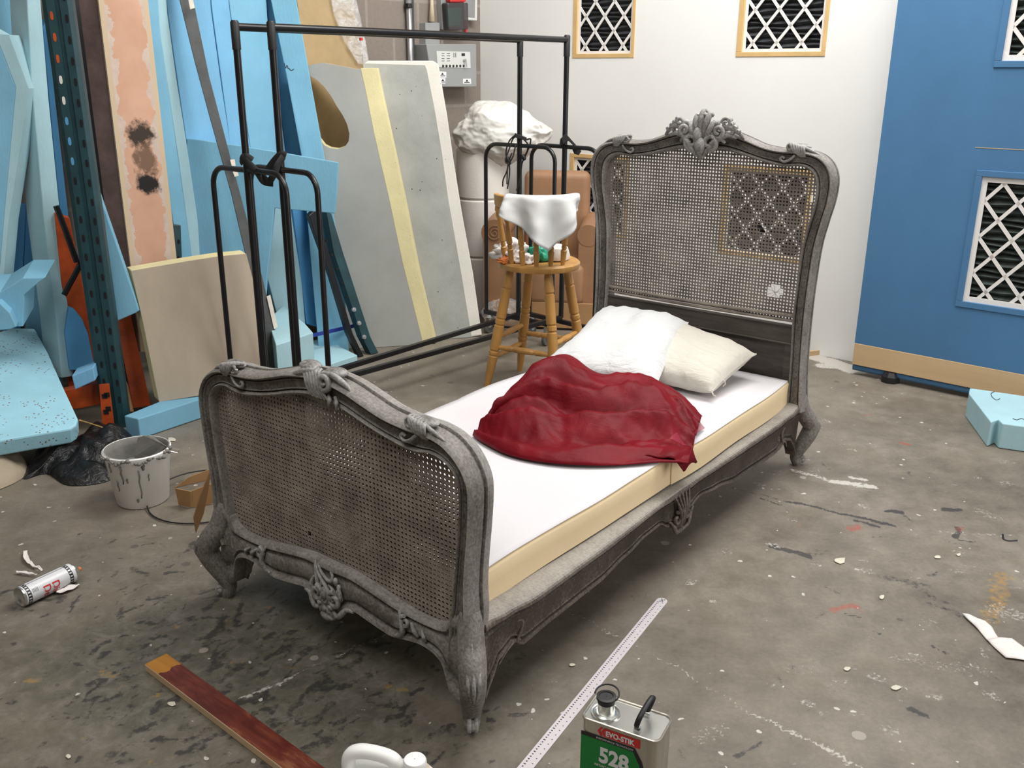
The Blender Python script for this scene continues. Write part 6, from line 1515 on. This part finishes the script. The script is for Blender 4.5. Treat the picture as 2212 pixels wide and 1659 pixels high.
# jerrycan -------------------------------------------------------------------------------------------------
JZ = .20
jl = gp(728, 1650, JZ); jr = gp(930, 1650, JZ); jx = (jr-jl).normalized(); ja = math.atan2(jx.y, jx.x)-.10
jc = thing('jerrycan', 'white plastic jerrycan with a ribbed screw cap at the bottom edge', 'jerrycan', (jl+jr)/2+Vector((.0, .012, 0))-Vector((0, 0, JZ)), ja)
jw, jd = .205, .13
mb = MB(); o1 = rrect(jw, jd, .028, 6); n = len(o1)
lv = [(1, 0.002), (1, .12), (.98, .14), (.86, .158), (.70, .166), (.001, .168)]
for s, z in lv: mb.v += [Vector((x*s, y*s, z)) for x, y in o1]
for i in range(len(lv)-1):
    for k in range(n): mb.f.append((i*n+k, i*n+(k+1) % n, (i+1)*n+(k+1) % n, (i+1)*n+k))
mb.f.append(tuple(range(n-1, -1, -1))); mb.build('body', M['white_plastic'], jc, smooth=True, angle=50)
mb = MB(); mb.tube(crom([(-.078, .012, .135), (-.084, .014, .175), (-.074, .016, .198), (-.045, .016, .205), (.0, .012, .200), (.022, .008, .188), (.030, .004, .16)], 6), .0175, 12, sq=(1, .9)); mb.build('handle', M['white_plastic'], jc, smooth=True)
cxp, cyp = .066, .0
mb = MB(); mb.lathe([(.030, .155), (.029, .172), (.033, .174), (.033, .178), (.024, .180), (.024, .19)], (cxp, cyp, 0), 24); mb.build('neck', M['cream_edge'], jc, smooth=True, angle=50)
mb = MB()
for i, (r, z) in enumerate([(.0235, .180), (.0245, .182), (.0245, .204), (.0225, .208), (.018, .2085), (.001, .2085)]):
    for k in range(48): a = 2*math.pi*k/48; q = r*(1+(.03 if (k % 2 and i < 3) else 0)); mb.v.append(Vector((cxp+q*math.cos(a), cyp+q*math.sin(a), z)))
for i in range(5):
    for k in range(48): mb.f.append((i*48+k, i*48+(k+1) % 48, (i+1)*48+(k+1) % 48, (i+1)*48+k))
mb.build('screw_cap', M['cap_white'], jc, smooth=True, angle=40)

# tape and flakes on the floor ------------------------------------------------------------------------------
def sheetpx(name, px, mat, label, cat, seed=0, h=.012, group=None):
    P = [gp(*q) for q in px]; C_ = sum(P, Vector())/len(P); R = []
    n = len(P)
    for i in range(n): R += [lerp(P[i], P[(i+1) % n], k/4) for k in range(4)]
    mb = MB(); m = 5
    for i in range(m+1):
        for p in R: q = lerp(p, C_, i/m); mb.v.append(q+Vector((0, 0, .003+h*(.5+.5*mnoise.noise(q*28+Vector((seed, 0, 0))))*(.4+.6*min(1, i/2)))))
    k = len(R)
    for i in range(m):
        for j in range(k): mb.f.append((i*k+j, i*k+(j+1) % k, (i+1)*k+(j+1) % k, (i+1)*k+j))
    return tag(mb.build(name, mat, None, smooth=True, angle=40, solid=.001), label, cat, group)
sheetpx('paper_tape', [(2078, 1329), (2092, 1330), (2128, 1345), (2142, 1358), (2156, 1382), (2132, 1386), (2112, 1362), (2086, 1338)], M['tissue'], 'upper half of the torn white paper tape at the right edge', 'paper tape', 1)
sheetpx('paper_tape', [(2132, 1386), (2156, 1380), (2185, 1382), (2212, 1402), (2240, 1440), (2212, 1429), (2172, 1424), (2150, 1404)], M['tissue'], 'lower folded half of the torn white paper tape at the right edge', 'paper tape', 2)
FL = 'plaster flakes scattered on the floor'
for q, lbx in (((1815, 1212, 30, 16), 'pale torn paper scrap on the floor, right of the ruler tip'), ((2026, 1205, 17, 8), 'cream plaster flake, left one of the pair on the floor above the paper tape'), ((2070, 1200, 13, 7), 'cream plaster flake, right one of the pair on the floor above the paper tape'),
               ((1905, 1291, 15, 10), 'small grey white scrap on the floor above the faded red stain'), ((372, 1522, 22, 12), 'white plaster flake beside the bare edge of the stained plank'), ((148, 1636, 14, 10), 'white plaster flake near the bottom left corner'),
               ((1935, 1487, 34, 12), 'long pale flake on the floor at lower right, left of the paper tape'), ((371, 950, 24, 10), 'yellowish flake on the floor behind the bucket, beside the foam plank'), ((1830, 1446, 16, 10), 'rounded white paint flake on the floor at lower right centre'), ((1235, 1438, 14, 7), 'pale flake on the floor left of the ruler')):
    x, y, w, h = q; rs2 = random.Random(x)
    sheetpx('plaster_flake', [(x+w/2*math.cos(a)*rs2.uniform(.6, 1.1), y+h/2*math.sin(a)*rs2.uniform(.6, 1.1)) for a in [i*math.pi/4 for i in range(8)]][::-1], M['paint_flake'], lbx, 'flake', x*.1, .0015, FL)
mb = MB(); mb.tube(crom([gp(2166, 1155), gp(2168, 1165), gp(2180, 1169), gp(2197, 1168)], 5), .004, 6); tag(mb.build('black_scrap', M['black_rubber'], smooth=True), 'curled black scrap on the floor near the right edge', 'scrap')

# ================================================================== CORNER BEHIND THE RACKS
def drum(cx, cy, z0, z1, r, label):
    mb = MB(); mb.lathe([(.001, z0), (r-.01, z0), (r, z0+.012), (r, z1-.012), (r-.01, z1), (.001, z1)], (cx, cy, 0), 48); return tag(mb.build('polystyrene_drum', M['poly'], None, smooth=True, angle=35), label, 'polystyrene drum')
drum(-.205, 6.42, .79, 1.115, .178, 'upper white polystyrene drum stacked in the corner under the plastic bag')
drum(-.205, 6.42, .40, .788, .178, 'middle white polystyrene drum below the topmost one in the corner')
drum(-.205, 6.42, .002, .398, .178, 'lowest white polystyrene drum in the corner, mostly behind the white slab')
def bag(name, pts, r, mat, seed, label, cat, sub=4):
    bm = bmesh.new(); bmesh.ops.create_icosphere(bm, subdivisions=5, radius=1); mb = MB(); c, sc = pts
    for v in bm.verts:
        k = 1+.16*mnoise.noise(v.co*1.4+Vector((seed, 0, 0)))+.07*abs(mnoise.noise(v.co*3.2+Vector((0, seed, 0))))+.03*mnoise.noise(v.co*9)
        mb.v.append(Vector((v.co.x*k*sc[0], v.co.y*k*sc[1], v.co.z*k*sc[2]))+Vector(c))
    for f in bm.faces: mb.f.append(tuple(v.index for v in f.verts))
    bm.free(); return tag(mb.build(name, mat, None, smooth=True), label, cat)
bm = bmesh.new(); bmesh.ops.create_icosphere(bm, subdivisions=6, radius=1); mb = MB()
for v in bm.verts:
    c = v.co; q = Vector((c.x*1.1+.5*c.z, c.y*1.3, c.z*1.5))
    k = 1+.20*mnoise.noise(c*1.5+Vector((5, 0, 0)))+.11*(.5-abs(mnoise.noise(q*1.9+Vector((0, 2, 0)))))+.07*(.5-abs(mnoise.noise(q*3.7)))+.03*(.5-abs(mnoise.noise(q*8)))
    tail = max(0, c.x)**1.6*max(0, 1-abs(c.z-.1)*.9)
    mb.v.append(Vector((c.x*k*.24+.13*tail-.03, c.y*k*.20, c.z*k*(.20-.05*max(0, c.x)) if c.z > 0 else c.z*k*.20))+Vector((-.085, 6.38, 1.215)))
for f in bm.faces: mb.f.append(tuple(v.index for v in f.verts))
bm.free(); tag(mb.build('plastic_bag', M['film_white'], None, smooth=True), 'big white plastic bag heaped on top of the polystyrene drums in the corner', 'bag')
# tan armchair
ac = thing('armchair', 'tan upholstered armchair in the corner behind the racks', 'armchair', (.10, 6.12, 0), math.radians(-8))
mb = MB(); mb.box((.17, .22, .63), (.44, .14, .70)); mb.build('back_cushion', M['leather'], ac, bevel=.05, seg=4, smooth=True)
mb = MB(); mb.box((.14, -.02, .30), (.50, .42, .26)); mb.build('seat_cushion', M['leather'], ac, bevel=.04, seg=4, smooth=True)
mb = MB(); mb.tube([(-.19, -.20, .62), (-.19, .24, .64)], .088, 20); mb.box((-.19, .02, .31), (.15, .43, .58)); mb.build('arm', M['leather'], ac, smooth=True, angle=40)
mb = MB(); mb.tube([Vector((-.19+.055*(1-i/40)*math.cos(i*.42), -.204, .62+.055*(1-i/40)*math.sin(i*.42))) for i in range(36)], .005, 5); mb.build('scroll_seam', M['leather'], ac)
mb = MB(); mb.tube([(.41, -.20, .62), (.41, .24, .64)], .07, 20); mb.box((.41, .02, .31), (.12, .43, .58)); mb.build('arm', M['leather'], ac, smooth=True, angle=40)
mb = MB(); mb.box((.16, -.215, .10), (.72, .02, .17)); mb.build('front_panel', M['cardboard'], ac, bevel=.004)
# cardboard on the floor before the chair and clear film
trace('cardboard_sheet', [(1108, 640), (1160, 627), (1205, 616), (1204, 668), (1150, 676), (1112, 672)], G(1150, 684), -25, 3, .02, M['cardboard'], 'flat brown cardboard standing on the floor in front of the armchair', 'cardboard', bevel=.002)
cf = bag('clear_film', ((-.03, 5.93, .10), (.16, .10, .10)), 1, M['clear'], 11.0, 'crumpled clear plastic film on the floor in front of the armchair', 'plastic film')
